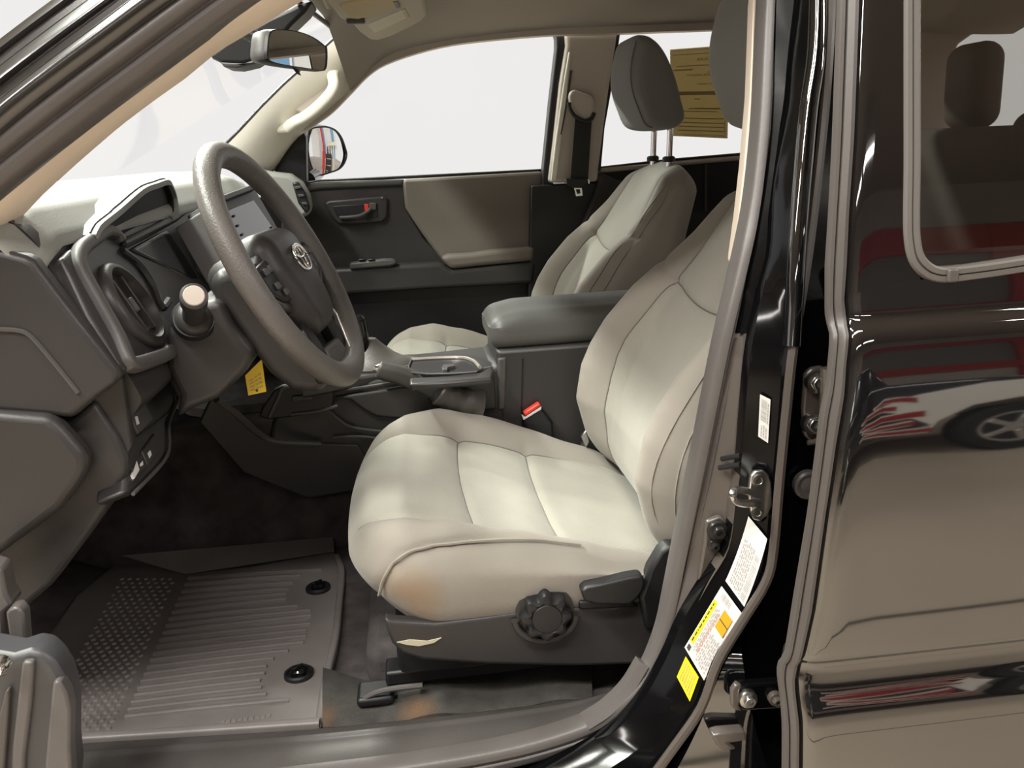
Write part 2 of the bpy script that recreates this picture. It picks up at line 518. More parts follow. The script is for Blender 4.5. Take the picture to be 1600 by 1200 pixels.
# ---- headliner
HEADX = [P(440, -20, 1.70).x, P(470, 6, 1.85).x, P(512, 38, 2.10).x, P(531, 54, 2.22).x, P(531, 54, 2.22).x + .01]
def head(u, v):
    y = 1.02 + (2.315 - 1.02) * v
    s = (y - YC) / .65
    xf = float(np.interp(abs(y - YC), [0, .18, .43, .55, .65], HEADX))
    x = xf + (1.60 - xf) * u
    z = 1.672 + .075 * (1 - min(1, abs(s)) ** 2.4)
    z += -.035 * float(sstep(.06, 0, u)) * (1 - abs(s) * .5) + .006 * float(sstep(0, .3, x)) - .05 * float(sstep(.9, 1.6, x))
    # the far rail follows the curved top of the passenger door opening
    drop = float(np.interp(x, [-.15, -.12, -.05, 0, .06, .15, .3, .4, .5], [.125, .10, .055, .035, .022, .012, .004, .0, 0]))
    z -= drop * float(sstep(.80, 1.0, v))
    return (x, y, z)
cl = shell('ceiling', 'grey-brown fabric headliner of the cab', 'headliner', (.6, 1.67, 1.70))
sheet('headliner', head, list(np.linspace(0, 1, 60)), list(np.linspace(0, 1, 46)), 'headliner', cl, thick=(0, 0, .02))
def roof(u, v):
    y = .99 + (2.35 - .99) * v; s = (y - YC) / .68
    x0 = float(np.interp(abs(y - YC), [0, .18, .43, .55, .69], HEADX)) + .012
    x = x0 + (1.71 - x0) * u
    return (x, y, 1.72 + .085 * (1 - abs(s) ** 2.6) - .05 * float(sstep(.3, -.24, x)) - .04 * float(sstep(1.2, 1.7, x)))
sheet('roof_skin', roof, list(np.linspace(0, 1, 24)), list(np.linspace(0, 1, 24)), 'paint', cl, thick=(0, 0, .012))

# ---- passenger A pillar trim
ap = shell('trim_1', 'pale cream pillar cover by the far end of the windshield', 'pillar trim', (-.3, 2.3, 1.4))
pixA = [(345, 236), (375, 206), (410, 168), (445, 133), (480, 102), (512, 72), (531, 55), (560, 62), (575, 95), (560, 118), (540, 150), (510, 178), (485, 196), (462, 214), (445, 235), (425, 265), (400, 285), (330, 290)]
yA = [2.24, 2.24, 2.235, 2.23, 2.225, 2.22, 2.215, 2.24, 2.29, 2.30, 2.315, 2.325, 2.33, 2.33, 2.33, 2.33, 2.33, 2.28]
edgeA = [P(p[0], p[1], y) for p, y in zip(pixA, yA)]
n = len(edgeA)
front = edgeA[0:7]; back = [edgeA[16], edgeA[15], edgeA[14], edgeA[13], edgeA[12], edgeA[10], edgeA[8]]
def apf(u, v):
    i = u * 6; k = min(5, int(i)); t = i - k
    a = front[k].lerp(front[k + 1], t); b = back[k].lerp(back[k + 1], t)
    p = a.lerp(b, v); p.y -= .022 * math.sin(math.pi * v); return p
sheet('pillar_cover', apf, list(np.linspace(0, 1, 30)), list(np.linspace(0, 1, 12)), 'cream', ap, thick=(0, .03, 0))
tube('glass_seal', [P(338, 243, 2.26)] + [P(p[0] - 1, p[1] - 1, 2.245) for p in pixA[:7]], .005, 'plastic_black', ap, n=6)
tube('header_seal', [P(531, 54, 2.22), P(512, 38, 2.10), P(470, 6, 1.85), P(440, -20, 1.70)], .005, 'plastic_black', ap, n=6, out=(0, 0, 1))
# quarter of the door opening rim next to the cover
rim = [P(*p) for p in [(398, 292, 2.35), (425, 264, 2.345), (445, 234, 2.34), (462, 213, 2.335), (486, 196, 2.33), (515, 176, 2.325), (545, 146, 2.315), (572, 118, 2.305), (600, 99, 2.30), (650, 81, 2.30), (710, 67, 2.30), (790, 58, 2.30), (872, 52, 2.30), (960, 50, 2.30), (1100, 45, 2.30), (1400, 35, 2.3)]]
sweep('opening_rim', cm([tuple(p) for p in rim], 3), [(.004, .008), (-.014, .004), (-.016, -.03), (.004, -.03)], 'pillar_grey', cl, out=(0, -1, 0))

# grab handle on that pillar
gh = thing('grab_handle', 'cream grab handle bolted along the far windshield pillar', 'handle', tuple(P(500, 150, 2.28)))
pth = cm([tuple(P(*p)) for p in [(449, 200, 2.27), (462, 190, 2.245), (474, 184, 2.232), (490, 173, 2.225), (506, 158, 2.225), (517, 145, 2.23), (522, 132, 2.235), (520, 118, 2.245), (524, 108, 2.26), (535, 104, 2.28)]], 5)
sweep('grip', pth, rrect(.013, .010, .009), 'cream', gh, out=(0, -1, 0))
for a in ((449, 196, 2.275), (533, 110, 2.28)):
    c = P(*a); box('end_cover', c, (.055, .016, .035), 'cream', gh, .008, M=None)
plate('recess', [(452, 166), (500, 124), (517, 134), (519, 148), (484, 182), (472, 178)], 2.262, .012, 'pillar_grey', gh, bevel=.004)  # darker material puts the shade behind the grip into the colour

# ---- windshield, header
ws = shell('window_1', 'clear curved windshield', 'windshield', (-.5, 1.67, 1.5))
def wsf(u, v):
    y = 1.04 + 1.24 * v; s = (y - YC) / .62
    top = V((float(np.interp(abs(y - YC), [0, .18, .43, .55, .65], HEADX)) - .004, y, 1.695 + .01 * (1 - s * s))); bot = V((-.86 - .17 * (1 - s * s), y, 1.30))
    # ends lean with the pillars
    return bot.lerp(top, u)
sheet('pane', wsf, list(np.linspace(0, 1, 12)), list(np.linspace(0, 1, 20)), 'glass', ws, thick=(-.004, 0, .002))

# ---- near A pillar: cream trim, rubber seal, painted rail
nA = shell('trim_2', 'beige inner cover of the near windshield pillar', 'pillar trim', (-.3, 1.03, 1.4))
lo_ = [(-190, 530), (-100, 455), (-40, 398), (0, 360), (52, 305), (110, 252), (175, 196), (228, 156), (280, 119), (332, 76), (400, 36), (458, 0), (520, -35)]
up_ = [(-190, 470), (-100, 388), (-40, 335), (0, 299), (52, 255), (110, 206), (165, 162), (222, 118), (280, 80), (335, 38), (385, 3), (440, -35), (500, -75)]
def nAf(u, v):
    i = u * (len(lo_) - 1); k = min(len(lo_) - 2, int(i)); t = i - k
    a = P(lo_[k][0] + (lo_[k + 1][0] - lo_[k][0]) * t, lo_[k][1] + (lo_[k + 1][1] - lo_[k][1]) * t, 1.06)
    b = P(up_[k][0] + (up_[k + 1][0] - up_[k][0]) * t, up_[k][1] + (up_[k + 1][1] - up_[k][1]) * t, 1.025)
    p = a.lerp(b, v); p.y -= .008 * math.sin(math.pi * v); return p
sheet('pillar_cover', nAf, list(np.linspace(0, 1, 40)), list(np.linspace(0, 1, 8)), 'cream_pillar', nA, thick=(0, .03, .0))
SEAL2 = [(-.030, .0), (-.030, .010), (-.024, .018), (-.012, .022), (-.004, .018), (-.001, .011), (.003, .011), (.010, .017), (.020, .015), (.027, .008), (.030, 0), (.030, -.012), (-.030, -.012)]
ds = shell('trim_7', 'dark ribbed rubber seal around the driver door opening', 'door seal', tuple(P(140, 148, 1.0)))
pA = cm([(-.46, .912, .672), (-.60, .925, .69), (-.70, .94, .735), (-.76, .955, .83), (-.775, .97, 1.0), (-.73, .985, 1.16), (-.64, .992, 1.27)] + [tuple(P(*p)) for p in [(-80, 322, 1.0), (0, 257, 1.005), (70, 201, 1.01), (140, 147, 1.015), (210, 95, 1.02), (280, 43, 1.025), (350, -8, 1.03), (430, -60, 1.035)]] + [(-.03, 1.045, 1.672), (.12, 1.055, 1.70), (.28, 1.062, 1.70), (.40, 1.064, 1.675), tuple(P(1188, -60, 1.06))], 4)
sweep('pillar_seal', pA, [(a * .80, b * 1.0) for a, b in SEAL2], 'rubber', ds, ang=60)
# painted body rail outside the seal, with pressed steps
ra = shell('trim_3', 'glossy black painted windshield pillar with pressed ridges', 'body pillar', (-.3, .95, 1.45))
pR = cm([(-.80, .965, 1.16), (-.70, .98, 1.28)] + [tuple(P(*p)) for p in [(-180, 300, .99), (-110, 240, .995), (-50, 190, 1.0), (14, 136, 1.005), (84, 82, 1.01), (154, 30, 1.015), (224, -22, 1.02), (294, -72, 1.025)]] + [(-.10, 1.035, 1.70), (.06, 1.045, 1.735), (.3, 1.05, 1.745), (.8, 1.05, 1.74), (1.4, 1.05, 1.71)], 4)
RAIL = [(.040, -.03), (.038, .002), (.030, .008), (.026, .003), (.019, .005), (.015, .014), (.006, .017), (.002, .011), (-.006, .013), (-.010, .022), (-.020, .025), (-.028, .020), (-.034, .010), (-.0385, -.004), (-.040, -.03)]
sweep('rail', pR, [(-a, b) for a, b in RAIL], 'paint_rail', ra, ang=50)
pR2 = [V(p) for p in pR]

# ---- near B pillar
LR = [(-60, 1188, 1236), (0, 1186, 1233), (90, 1183, 1228), (184, 1180, 1222), (276, 1172, 1213), (345, 1161, 1204), (416, 1147, 1188), (540, 1117, 1160), (700, 1085, 1128), (850, 1056, 1095), (920, 1043, 1080), (985, 1028, 1067)]
def sealy(py): return float(np.interp(py, [-60, 0, 200, 416, 540, 985, 1200], [1.06, 1.055, 1.01, .965, .95, .945, .93]))
pB = [P((l + r) / 2, y, sealy(y)) for y, l, r in LR] + [P(1024, 1045, .945), P(998, 1082, .94), (P(962, 1112, .938)), P(925, 1137, .935), P(850, 1163, .93), P(760, 1184, .925), P(640, 1204, .92), P(500, 1222, .915), P(300, 1245, .91), P(100, 1262, .91)]
SEALB = [(-.017, -.012), (-.017, .004), (-.012, .012), (-.004, .013), (-.001, .008), (.002, .008), (.005, .015), (.012, .014), (.017, .006), (.017, -.012)]
sweep('pillar_seal', cm([tuple(p) for p in pB], 4), SEALB, 'rubber', ds, ang=60)
# beige inner B pillar cover just showing behind the seal
bt = shell('trim_4', 'beige strip of inner pillar cover beside the driver headrest', 'pillar trim', tuple(P(1165, 200, 1.07)))
tl = [(-40, 1180, 1200), (0, 1178, 1200), (150, 1172, 1195), (260, 1163, 1187), (340, 1154, 1176), (400, 1146, 1162), (418, 1144, 1156)]
v = [P(a, y, sealy(y) + .015) for y, a, b in tl] + [P(b, y, sealy(y) + .02) for y, a, b in reversed(tl)]
prism('cover', v, (0.012, .05, 0), 'cream_pillar', bt, .004)
# inner structure behind pillar so that no light leaks

bp = shell('wall_left', 'black painted door pillar between the front and rear doors', 'door pillar', tuple(P(1190, 700, .9)))
def rowsurf(name, rows, m, parent, nv=3, thick=.02, nr=4, **k):
    """rows: (py, [(px, y), ...]) measured down the pillar, smoothed"""
    flat = [(r[0],) + tuple(c for q in r[1] for c in q) for r in rows]
    sm = cm(flat, nr)
    nc = len(rows[0][1])
    secs = [[P(s[1 + 2 * j], s[0], s[2 + 2 * j]) for j in range(nc)] for s in sm]
    N = len(secs)
    verts = [p for s in secs for p in s] + [p + V((0, thick, 0)) for s in secs for p in s]
    f = []
    o = N * nc
    for i in range(N - 1):
        for j in range(nc - 1):
            a = i * nc + j
            f.append((a, a + 1, a + nc + 1, a + nc)); f.append((o + a, o + a + nc, o + a + nc + 1, o + a + 1))
    for i in range(N - 1):
        for j in (0, nc - 1):
            a = i * nc + j; f.append((a, a + nc, o + a + nc, o + a))
    for j in range(nc - 1):
        for i in (0, N - 1):
            a = i * nc + j; f.append((a, a + 1, o + a + 1, o + a))
    return mk(name, verts, f, m, parent, **k)
# flange between seal and pillar face
FT = [(-60, [(1215, 1.05), (1240, 1.04), (1250, 1.035)]), (200, [(1205, 1.0), (1226, .99), (1238, .985)]), (416, [(1170, .955), (1191, .945), (1203, .935)]), (520, [(1149, .942), (1170, .928), (1180, .905)])]
rowsurf('upper_flange', FT, 'paint_jamb', bp, ang=30)
rowsurf('flange', [(520, [(1149, .952), (1160, .948), (1170, .940)]), (540, [(1145, .94), (1166, .925), (1176, .90)]),
                   (647, [(1122, .94), (1155, .925), (1165, .90)]), (727, [(1105, .94), (1148, .922), (1158, .897)]), (790, [(1092, .938), (1138, .92), (1149, .895)]), (857, [(1078, .936), (1128, .918), (1139, .893)]),
                   (909, [(1066, .934), (1098, .917), (1109, .894)]), (960, [(1052, .933), (1072, .92), (1081, .90)]), (1005, [(1042, .932), (1053, .924), (1058, .91)])],
        'paint_flange', bp, ang=30)
# pillar face that carries the labels, up to the rear ridge
rowsurf('face', [(-60, [(1249, 1.035), (1258, 1.01), (1275, .99), (1295, .985)]), (77, [(1240, 1.0), (1252, .985), (1270, .965), (1292, .962)]), (172, [(1233, .98), (1246, .965), (1262, .945), (1284, .945)]), (287, [(1218, .95), (1232, .94), (1252, .92), (1272, .922)]), (400, [(1203, .935), (1220, .92), (1243, .90), (1258, .905)]),
                 (540, [(1175, .90), (1200, .893), (1225, .885), (1238, .878)]), (647, [(1164, .90), (1190, .892), (1216, .882), (1227, .872)]), (753, [(1155, .896), (1180, .89), (1206, .88), (1216, .868)]), (857, [(1136, .896), (1165, .886), (1195, .876), (1207, .864)]),
                 (909, [(1104, .898), (1148, .884), (1183, .874), (1195, .862)]), (972, [(1066, .902), (1112, .882), (1145, .873), (1157, .861)]), (1035, [(1038, .905), (1080, .882), (1108, .872), (1120, .86)]), (1105, [(996, .903), (1046, .878), (1082, .87), (1094, .858)]), (1165, [(930, .90), (1004, .874), (1042, .866), (1054, .855)]), (1240, [(780, .895), (890, .868), (985, .86), (1000, .85)])],
        'paint_jamb', bp, ang=30)
# rounded ridge (rear edge of the pillar face)
ridge = cm([tuple(P(*p)) for p in [(1300, -60, .98), (1296, 60, .958), (1288, 172, .942), (1276, 287, .92), (1262, 400, .90), (1240, 540, .874), (1229, 640, .868), (1218, 753, .864), (1209, 857, .860), (1197, 909, .858), (1159, 972, .857), (1122, 1035, .856), (1096, 1105, .854), (1055, 1165, .85), (1000, 1240, .846)]], 4)
sweep('ridge', ridge, circ(.0055, 8), 'paint_flange', bp)
# raised shiny moulding up the pillar
mold = cm([tuple(P(*p)) for p in [(1279, -60, .985), (1276, 77, .955), (1263, 172, .936), (1253, 287, .912), (1246, 383, .895), (1241, 470, .882), (1237, 540, .876)]], 4)
sweep('moulding', mold, rrect(.009, .010, .008), 'paint', bp)
# recess behind the ridge, holding the rear door hinges
rowsurf('hinge_recess', [(-60, [(1297, .985), (1306, 1.0), (1340, 1.0)]), (172, [(1286, .945), (1292, .965), (1340, .97)]), (400, [(1260, .905), (1264, .93), (1330, .935)]), (540, [(1238, .88), (1244, .905), (1320, .91)]), (700, [(1223, .87), (1229, .895), (1310, .90)]), (857, [(1208, .862), (1214, .89), (1290, .895)]),
                         (920, [(1192, .86), (1200, .888), (1278, .89)]), (1000, [(1142, .86), (1152, .888), (1262, .89)]), (1060, [(1114, .86), (1126, .885), (1255, .89)]), (1130, [(1080, .857), (1092, .88), (1258, .885)]), (1240, [(1000, .85), (1012, .875), (1262, .88)])],
        'paint_jamb', bp, ang=30)
# lower outer pillar / rocker panel that mirrors the floor
rowsurf('rocker_panel', [(1008, [(1152, .872), (1157, .87)]), (1030, [(1136, .862), (1160, .858)]), (1080, [(1114, .856), (1168, .850)]), (1130, [(1094, .852), (1178, .847)]), (1180, [(1070, .848), (1192, .843)]), (1240, [(1036, .842), (1208, .838)])], 'paint', bp, ang=30)
box('rocker_body', (-.1, .90, .60), (1.9, .10, .14), 'paint', bp, .02)

rowsurf('inner_cover', [(y_, [(r_ - 2, sealy(y_) + .03), (r_ + 40, sealy(y_) + .05), (r_ + 90, sealy(y_) + .06)]) for y_, l_, r_ in LR], 'plastic_mid', bp)
# hardware on the pillar
def bolt(parent, c, r, m='bolt_black', nrm=(0, -1, 0), hexr=None, name='bolt'):
    nrm = V(nrm).normalized(); a = V((1, 0, 0)) if abs(nrm.x) < .8 else V((0, 0, 1))
    M = frame(c, a, nrm.cross(a)); 
    if (M @ V((0, 0, 1)) - M @ V((0, 0, 0))).dot(nrm) < 0: M = frame(c, a, -nrm.cross(a))
    o = lathe(name, [(r, -.004), (r, .002), (r * .95, .004), (r * .62, .0045), (r * .6, .009), (r * .52, .010), (r * .3, .010), (r * .26, .007)], M, m, parent, n=18,
          fn=lambda a, rr, h: (1 if rr > r * .7 else (1 + .06 * math.cos(6 * a))))
    return o
sk = thing('door_striker', 'zinc steel U-shaped door latch striker on the black pillar', 'striker', tuple(P(1188, 772, .89)))
pl = [(1173, 745), (1181, 736), (1192, 735), (1201, 742), (1206, 756), (1207, 790), (1200, 806), (1188, 815), (1178, 812), (1173, 798), (1170, 770)]
plate('plate', pl, .873, .006, 'steel', sk, bevel=.0015)
plate('shim', [(p[0] + 3, p[1] + 1) for p in pl], .879, .008, 'paint_jamb', sk, bevel=.001)
lp = cm([tuple(P(*p)) for p in [(1174, 770, .876), (1160, 766, .852), (1148, 767, .838), (1144, 774, .834), (1149, 783, .838), (1164, 787, .852), (1186, 784, .876)]], 4)
tube('loop', lp, .0042, 'steel', sk, n=10, out=(0, 0, 1))
for c in ((1185, 751), (1183, 801)): lathe('screw', [(.007, 0), (.007, .002), (.004, .0022), (.0035, .0012)], frame(P(*c, .8725), (1, 0, 0), (0, 0, -1)) if False else frame(P(*c, .8728), (1, 0, 0), (0, 0, 1)), 'steel', sk, n=16)
# bolts and clips inside the pillar flange
pb = thing('flange_clip', 'black wiring clip pair poking from the pillar above the striker', 'clip', tuple(P(1140, 722, .91)))
for yy, x0 in ((717, 1128), (731, 1124)):
    tube('pin', [P(x0, yy, .925), P(1150, yy - 4, .905), P(1157, yy - 5, .90)], .003, 'plastic_black', pb, n=8, out=(0, 0, 1))
fb = thing('flange_bracket', 'dark bolted bracket low inside the pillar flange', 'bracket', tuple(P(1115, 850, .92)))
plate('base', [(1103, 815), (1125, 806), (1138, 815), (1138, 840), (1128, 862), (1112, 880), (1100, 905), (1090, 910), (1095, 880), (1100, 850)], .915, .008, 'paint_flange', fb, bevel=.003)
bolt(fb, P(1121, 829, .913), .012); bolt(fb, P(1115, 851, .913), .007)
gr = thing('rubber_grommet', 'round grey rubber plug in the pillar behind the striker', 'grommet', tuple(P(1262, 757, .885)))
lathe('plug', [(.0165, -.004), (.0165, .003), (.014, .005), (.009, .0035), (.004, .006), (.001, .006)], frame(P(1262, 757, .887), (1, 0, 0), (0, 0, 1)), 'rubber', gr, n=24)

# =================================================================== NEAR REAR DOOR
SK = [(.50, .756), (.62, .743), (.70, .7392), (.78, .7390), (.80, .7394), (.835, .7415), (.855, .7455), (.865, .7485), (.875, .7513), (.89, .7540), (.899, .7547), (.903, .7538), (.91, .7502)]
_y = .7497
for _z in np.arange(.925, 1.2251, .0125):          # gently crowned flank: the slope grows towards the shoulder line
    _y += .0125 * float(np.interp(_z - .006, [.92, 1.05, 1.12, 1.19, 1.225], [-.012, .012, .05, .15, .24])); SK.append((float(_z), _y))
for _z, _d in ((1.236, .0045), (1.242, .0105), (1.25, .0145), (1.275, .0185), (1.30, .0225), (1.36, .033), (1.45, .051), (1.55, .073), (1.66, .101), (1.75, .130)): SK.append((_z, _y + _d))
_skc = cm(SK, 6)
_skz = [p[0] for p in _skc]; _sky = [p[1] for p in _skc]
def sky(z): return float(np.interp(z, _skz, _sky))
def PS(px, py, off=0.0):
    y = .78
    for _ in range(12):
        p = P(px, py, y); y = sky(p.z) + off
    return P(px, py, y)
rdE = [(1349, -70), (1347, 0), (1339, 215), (1331, 330), (1327, 420), (1323, 467), (1326, 495), (1330, 517), (1326, 570), (1323, 620), (1310, 697), (1293, 810), (1272, 960), (1255, 1033), (1248, 1052), (1245, 1067), (1248, 1100), (1252, 1133), (1252, 1200), (1250, 1290)]
ePts = sorted([(PS(*p).z, PS(*p).x) for p in rdE])
def xf(z): return float(np.interp(z, [e[0] for e in ePts], [e[1] for e in ePts]))
rd = shell('door_1', 'glossy black rear door of the truck with tinted window', 'car door', (.6, .78, .9))
zs = sorted(set([round(z, 4) for z in np.linspace(.56, 1.278, 90)] + [.885, .89, .894, .897, .9, .902, .904, .907, .911, 1.228, 1.232, 1.236, 1.239, 1.242, 1.246, 1.25]))
def skin(zi, u):
    x0 = xf(zi); x = x0 + (1.45 - x0) * u
    return (x, sky(zi) + .012 * (u ** 2) - .004 * math.sin(math.pi * min(1, u)) + .010 * math.exp(-((x - x0) / .006)), zi)
us_ = [0, .004, .008, .014, .022, .035, .06, .1, .15, .2, .28, .4, .55, .7, .85, 1]
sheet('skin', skin, zs, us_, 'paint', rd, thick=(0, .03, 0), ang=50)
# window frame post
wx = [(-70, 1421), (100, 1421), (330, 1421), (400, 1424), (440, 1440), (470, 1450)]
def postf(zi, u):
    x0 = xf(zi); p = PS(1423, 200); x1 = float(np.interp(zi, zz, xx)); x = x0 + (x1 - x0) * u
    return (x, sky(zi) + .008 * math.exp(-((x - x0) / .004)), zi)
zz, xx = zip(*sorted([(PS(px, py).z, PS(px, py).x) for py, px in wx]))
sheet('window_post', postf, list(np.linspace(1.27, 1.72, 40)), [0, .03, .06, .1, .2, .4, .6, .8, 1], 'paint', rd, thick=(0, .03, 0), ang=50)
# rubber edge strip
lE = [(1320, -70), (1318, 0), (1310, 230), (1299, 420), (1299, 487), (1306, 520), (1300, 607), (1290, 653), (1270, 815), (1250, 933), (1235, 1027), (1223, 1048), (1222, 1062), (1227, 1100), (1230, 1200), (1229, 1290)]
def xl(z): return float(np.interp(z, zl, xl_))
zl, xl_ = zip(*sorted([(PS(px, py).z, PS(px, py).x) for px, py in lE]))
zst = list(np.linspace(.57, 1.72, 150))
secs = []
for zi in zst:
    a = xl(zi); b = xf(zi) - .0005; y = sky(zi); wd = b - a
    secs.append([V((a, y + .014, zi)), V((a, y + .010, zi)), V((a + wd * .12, y + .007, zi)), V((a + wd * .30, y + .006, zi)), V((a + wd * .36, y + .010, zi)), V((a + wd * .42, y + .005, zi)), V((a + wd * .7, y + .001, zi)), V((a + wd * .93, y + .002, zi)), V((b, y + .006, zi)), V((b, y + .014, zi))])
v, f = loft(secs)
mk('edge_seal', v, f, 'rubber_edge', rd, ang=35)
# window surround
wpath = cm([tuple(PS(*p)) for p in [(1424, -70), (1424, 40), (1424, 160), (1424, 260), (1423, 330), (1424, 372), (1430, 402), (1444, 420), (1464, 429), (1490, 429), (1540, 423), (1600, 414), (1700, 398), (1900, 366), (2300, 300)]], 5)
sweep('window_trim', wpath, [(-.0075, -.012), (-.0075, .003), (-.0055, .0045), (-.001, .004), (0, .0015), (.0012, .004), (.0055, .0035), (.0075, .001), (.0075, -.012)], 'window_trim', rd, ang=40)
box('trim_clip', PS(1487, 430, -.003), (.011, .008, .013), 'rubber', rd, .002)
def gl(u, v):
    px = 1425 + 520 * u; py = -90 + (515 - 80 * u) * v
    return PS(px, py, .006)
sheet('pane', gl, list(np.linspace(0, 1, 10)), list(np.linspace(0, 1, 14)), 'glass_tint', rd, thick=(0, .004, 0))
box('inner_panel', (.95, .93, .95), (1.0, .05, .66), 'plastic', rd, .01)
# rear door hinges
hu = plate('hinge', [(1258, 585), (1268, 575), (1285, 572), (1300, 585), (1302, 660), (1290, 683), (1268, 692), (1256, 680), (1254, 640)], .884, .008, 'paint_flange', rd, bevel=.003)
for c in ((1275, 597), (1269, 661)): bolt(hu, P(*c, .882), .012, 'steel')
tube('knuckle', [P(1292, 575, .872), P(1290, 690, .872)], .007, 'paint_flange', hu, n=10, out=(0, -1, 0))
tube('stop_arm', cm([tuple(P(*p, .876)) for p in [(1262, 692), (1278, 688), (1290, 672), (1296, 655)]], 3), .003, 'paint_flange', hu, n=8, out=(0, -1, 0))
hl = plate('hinge', [(1146, 1082), (1152, 1072), (1172, 1070), (1228, 1066), (1228, 1108), (1160, 1112), (1148, 1106)], .832, .014, 'paint_jamb', rd, bevel=.003)
plate('rim', [(1143, 1080), (1150, 1070), (1160, 1071), (1156, 1080), (1155, 1104), (1160, 1112), (1150, 1111), (1143, 1104)], .830, .008, 'paint_flange', hl, bevel=.002)
bolt(hl, P(1168, 1091, .829), .0105, 'steel'); bolt(hl, P(1211, 1091, .829), .008, 'paint_flange')
plate('lower_arm', [(1112, 1150), (1125, 1146), (1165, 1143), (1168, 1158), (1140, 1162), (1152, 1172), (1130, 1174), (1120, 1165)], .828, .016, 'paint_flange', hl, bevel=.003)
# ---- labels on the door pillar
def quadmap(c, ys):
    pts = [P(*p, y) for p, y in zip(c, ys)]
    def m(u, v, d=0.0):
        a = pts[0].lerp(pts[1], u); b = pts[3].lerp(pts[2], u); p = a.lerp(b, v)
        nrm = (pts[1] - pts[0]).cross(pts[3] - pts[0]).normalized()
        if nrm.y > 0: nrm = -nrm
        return p + nrm * d
    return m
def label(name, lab, c, ys, m, prints=(), cat='label', loc=None, nseg=6, bow=0.0):
    q = quadmap(c, ys)
    t = thing(name, lab, cat, tuple(q(.5, .5)))
    f = lambda u, v: q(u + bow * 4 * v * (1 - v), v, .0006)
    sheet('backing', f, list(np.linspace(0, 1, 3)), list(np.linspace(0, 1, nseg)), m, t, thick=(0, .0008, 0))
    for nm, mm, rects in prints:
        v = []; fc = []
        for u0, v0, u1, v1 in rects:
            n = len(v); b = lambda vv: bow * 4 * vv * (1 - vv)
            v += [q(u0 + b(v0), v0, .0011), q(u1 + b(v0), v0, .0011), q(u1 + b(v1), v1, .0011), q(u0 + b(v1), v1, .0011)]; fc.append((n, n + 1, n + 2, n + 3))
        mk(nm, v, fc, mm, t, smooth=False)
    return t
rnd = random.Random(3)
def bars(u0, u1, v0, v1, n, along='v'):
    out = []; p = 0
    for i in range(n):
        w_ = rnd.uniform(.25, .75)
        a = (i + .1) / n; b = (i + .1 + w_ * .8) / n
        out.append((u0, v0 + (v1 - v0) * a, u1, v0 + (v1 - v0) * b) if along == 'v' else (u0 + (u1 - u0) * a, v0, u0 + (u1 - u0) * b, v1))
    return out
def words(u0, u1, v0, v1, n, vert=True):
    """n printed lines running along v, between u0 and u1"""
    out = []
    for i in range(n):
        a = u0 + (u1 - u0) * (i + .2) / n; b = u0 + (u1 - u0) * (i + .65) / n
        p = v0 + rnd.uniform(0, .05)
        while p < v1 - .02:
            L_ = rnd.uniform(.02, .09); out.append((a, p, b, min(v1, p + L_))); p += L_ + .018
    return out
label('barcode_label', 'narrow white barcode label on the pillar above the latch striker', [(1188, 616), (1204, 624), (1200, 692), (1185, 682)], (.887, .883, .883, .887), 'white_label',
      [('barcode', 'print_grey', bars(.12, .70, .08, .58, 13)), ('lettering', 'print_grey', words(.72, .95, .1, .6, 1) + words(.15, .85, .66, .95, 3))])
label('vin_label', 'large curved white data label below the latch striker', [(1170, 807), (1199, 842), (1163, 948), (1134, 908)], (.886, .871, .870, .885), 'white_label',
      [('barcode', 'print_grey', bars(.70, .90, .30, .97, 26)), ('lettering', 'print_grey', words(.10, .66, .25, .95, 7))], bow=.06, nseg=12)
label('airbag_label', 'white airbag label with yellow warning stripe and orange box, lower on pillar', [(1128, 916), (1159, 958), (1100, 1063), (1070, 1012)], (.884, .868, .868, .883), 'white_label',
      [('yellow_stripe', 'yellow', [(.0, .20, .16, .86)]), ('stripe_lettering', 'print_dark', words(.03, .13, .22, .84, 1)), ('warning_box', 'orange', [(.46, .17, .86, .43)]),
       ('box_lines', 'print_dark', [(.46, .295, .86, .31), (.84, .17, .87, .43)]), ('barcode', 'print_grey', bars(.15, .58, .035, .12, 10, 'u')),
       ('lettering', 'print_grey', words(.20, .40, .22, .9, 4) + words(.45, .92, .5, .95, 7)), ('red_lettering', 'print_red', words(.32, .44, .25, .9, 2)), ('logo', 'print_dark', [(.04, .90, .16, .97)])], nseg=8)
label('yellow_label', 'plain bright yellow caution label lowest on the pillar', [(1072, 1026), (1092, 1058), (1078, 1096), (1058, 1058)], (.882, .869, .869, .880), 'yellow',
      [('lettering', 'visor_cover', words(.1, .9, .1, .9, 6))])

# =================================================================== SILL
si = shell('trim_5', 'grey plastic scuff plate along the driver door sill', 'scuff plate', (0, .97, .69))
inn = [(-120, 1186), (100, 1164), (300, 1151), (492, 1139), (690, 1119), (840, 1101), (922, 1089), (985, 1068), (1030, 1030)]
inn3 = cm([tuple(PZ(*p, .705)) for p in inn], 6)
outp = cm([tuple(p) for p in [P(-120, 1285, .915), P(100, 1262, .91), P(300, 1240, .912), P(500, 1216, .917), P(640, 1198, .922), P(760, 1178, .928), P(860, 1155, .932), P(930, 1128, .936), P(985, 1088, .94)]], 6)
K = len(inn3)
def sill(u, v):
    i = u * (K - 1); a = int(min(K - 2, i)); t = i - a
    p = V(inn3[a]).lerp(V(inn3[a + 1]), t); q = V(outp[a]).lerp(V(outp[a + 1]), t)
    r = p.lerp(q, v); r.z += .010 * math.sin(math.pi * min(1, v * 1.05)) + .004 * math.exp(-((v - .28) / .05) ** 2); return r
sheet('plate', sill, list(np.linspace(0, 1, 60)), list(np.linspace(0, 1, 24)), 'scuff', si, thick=(0, .004, -.02), ang=60)
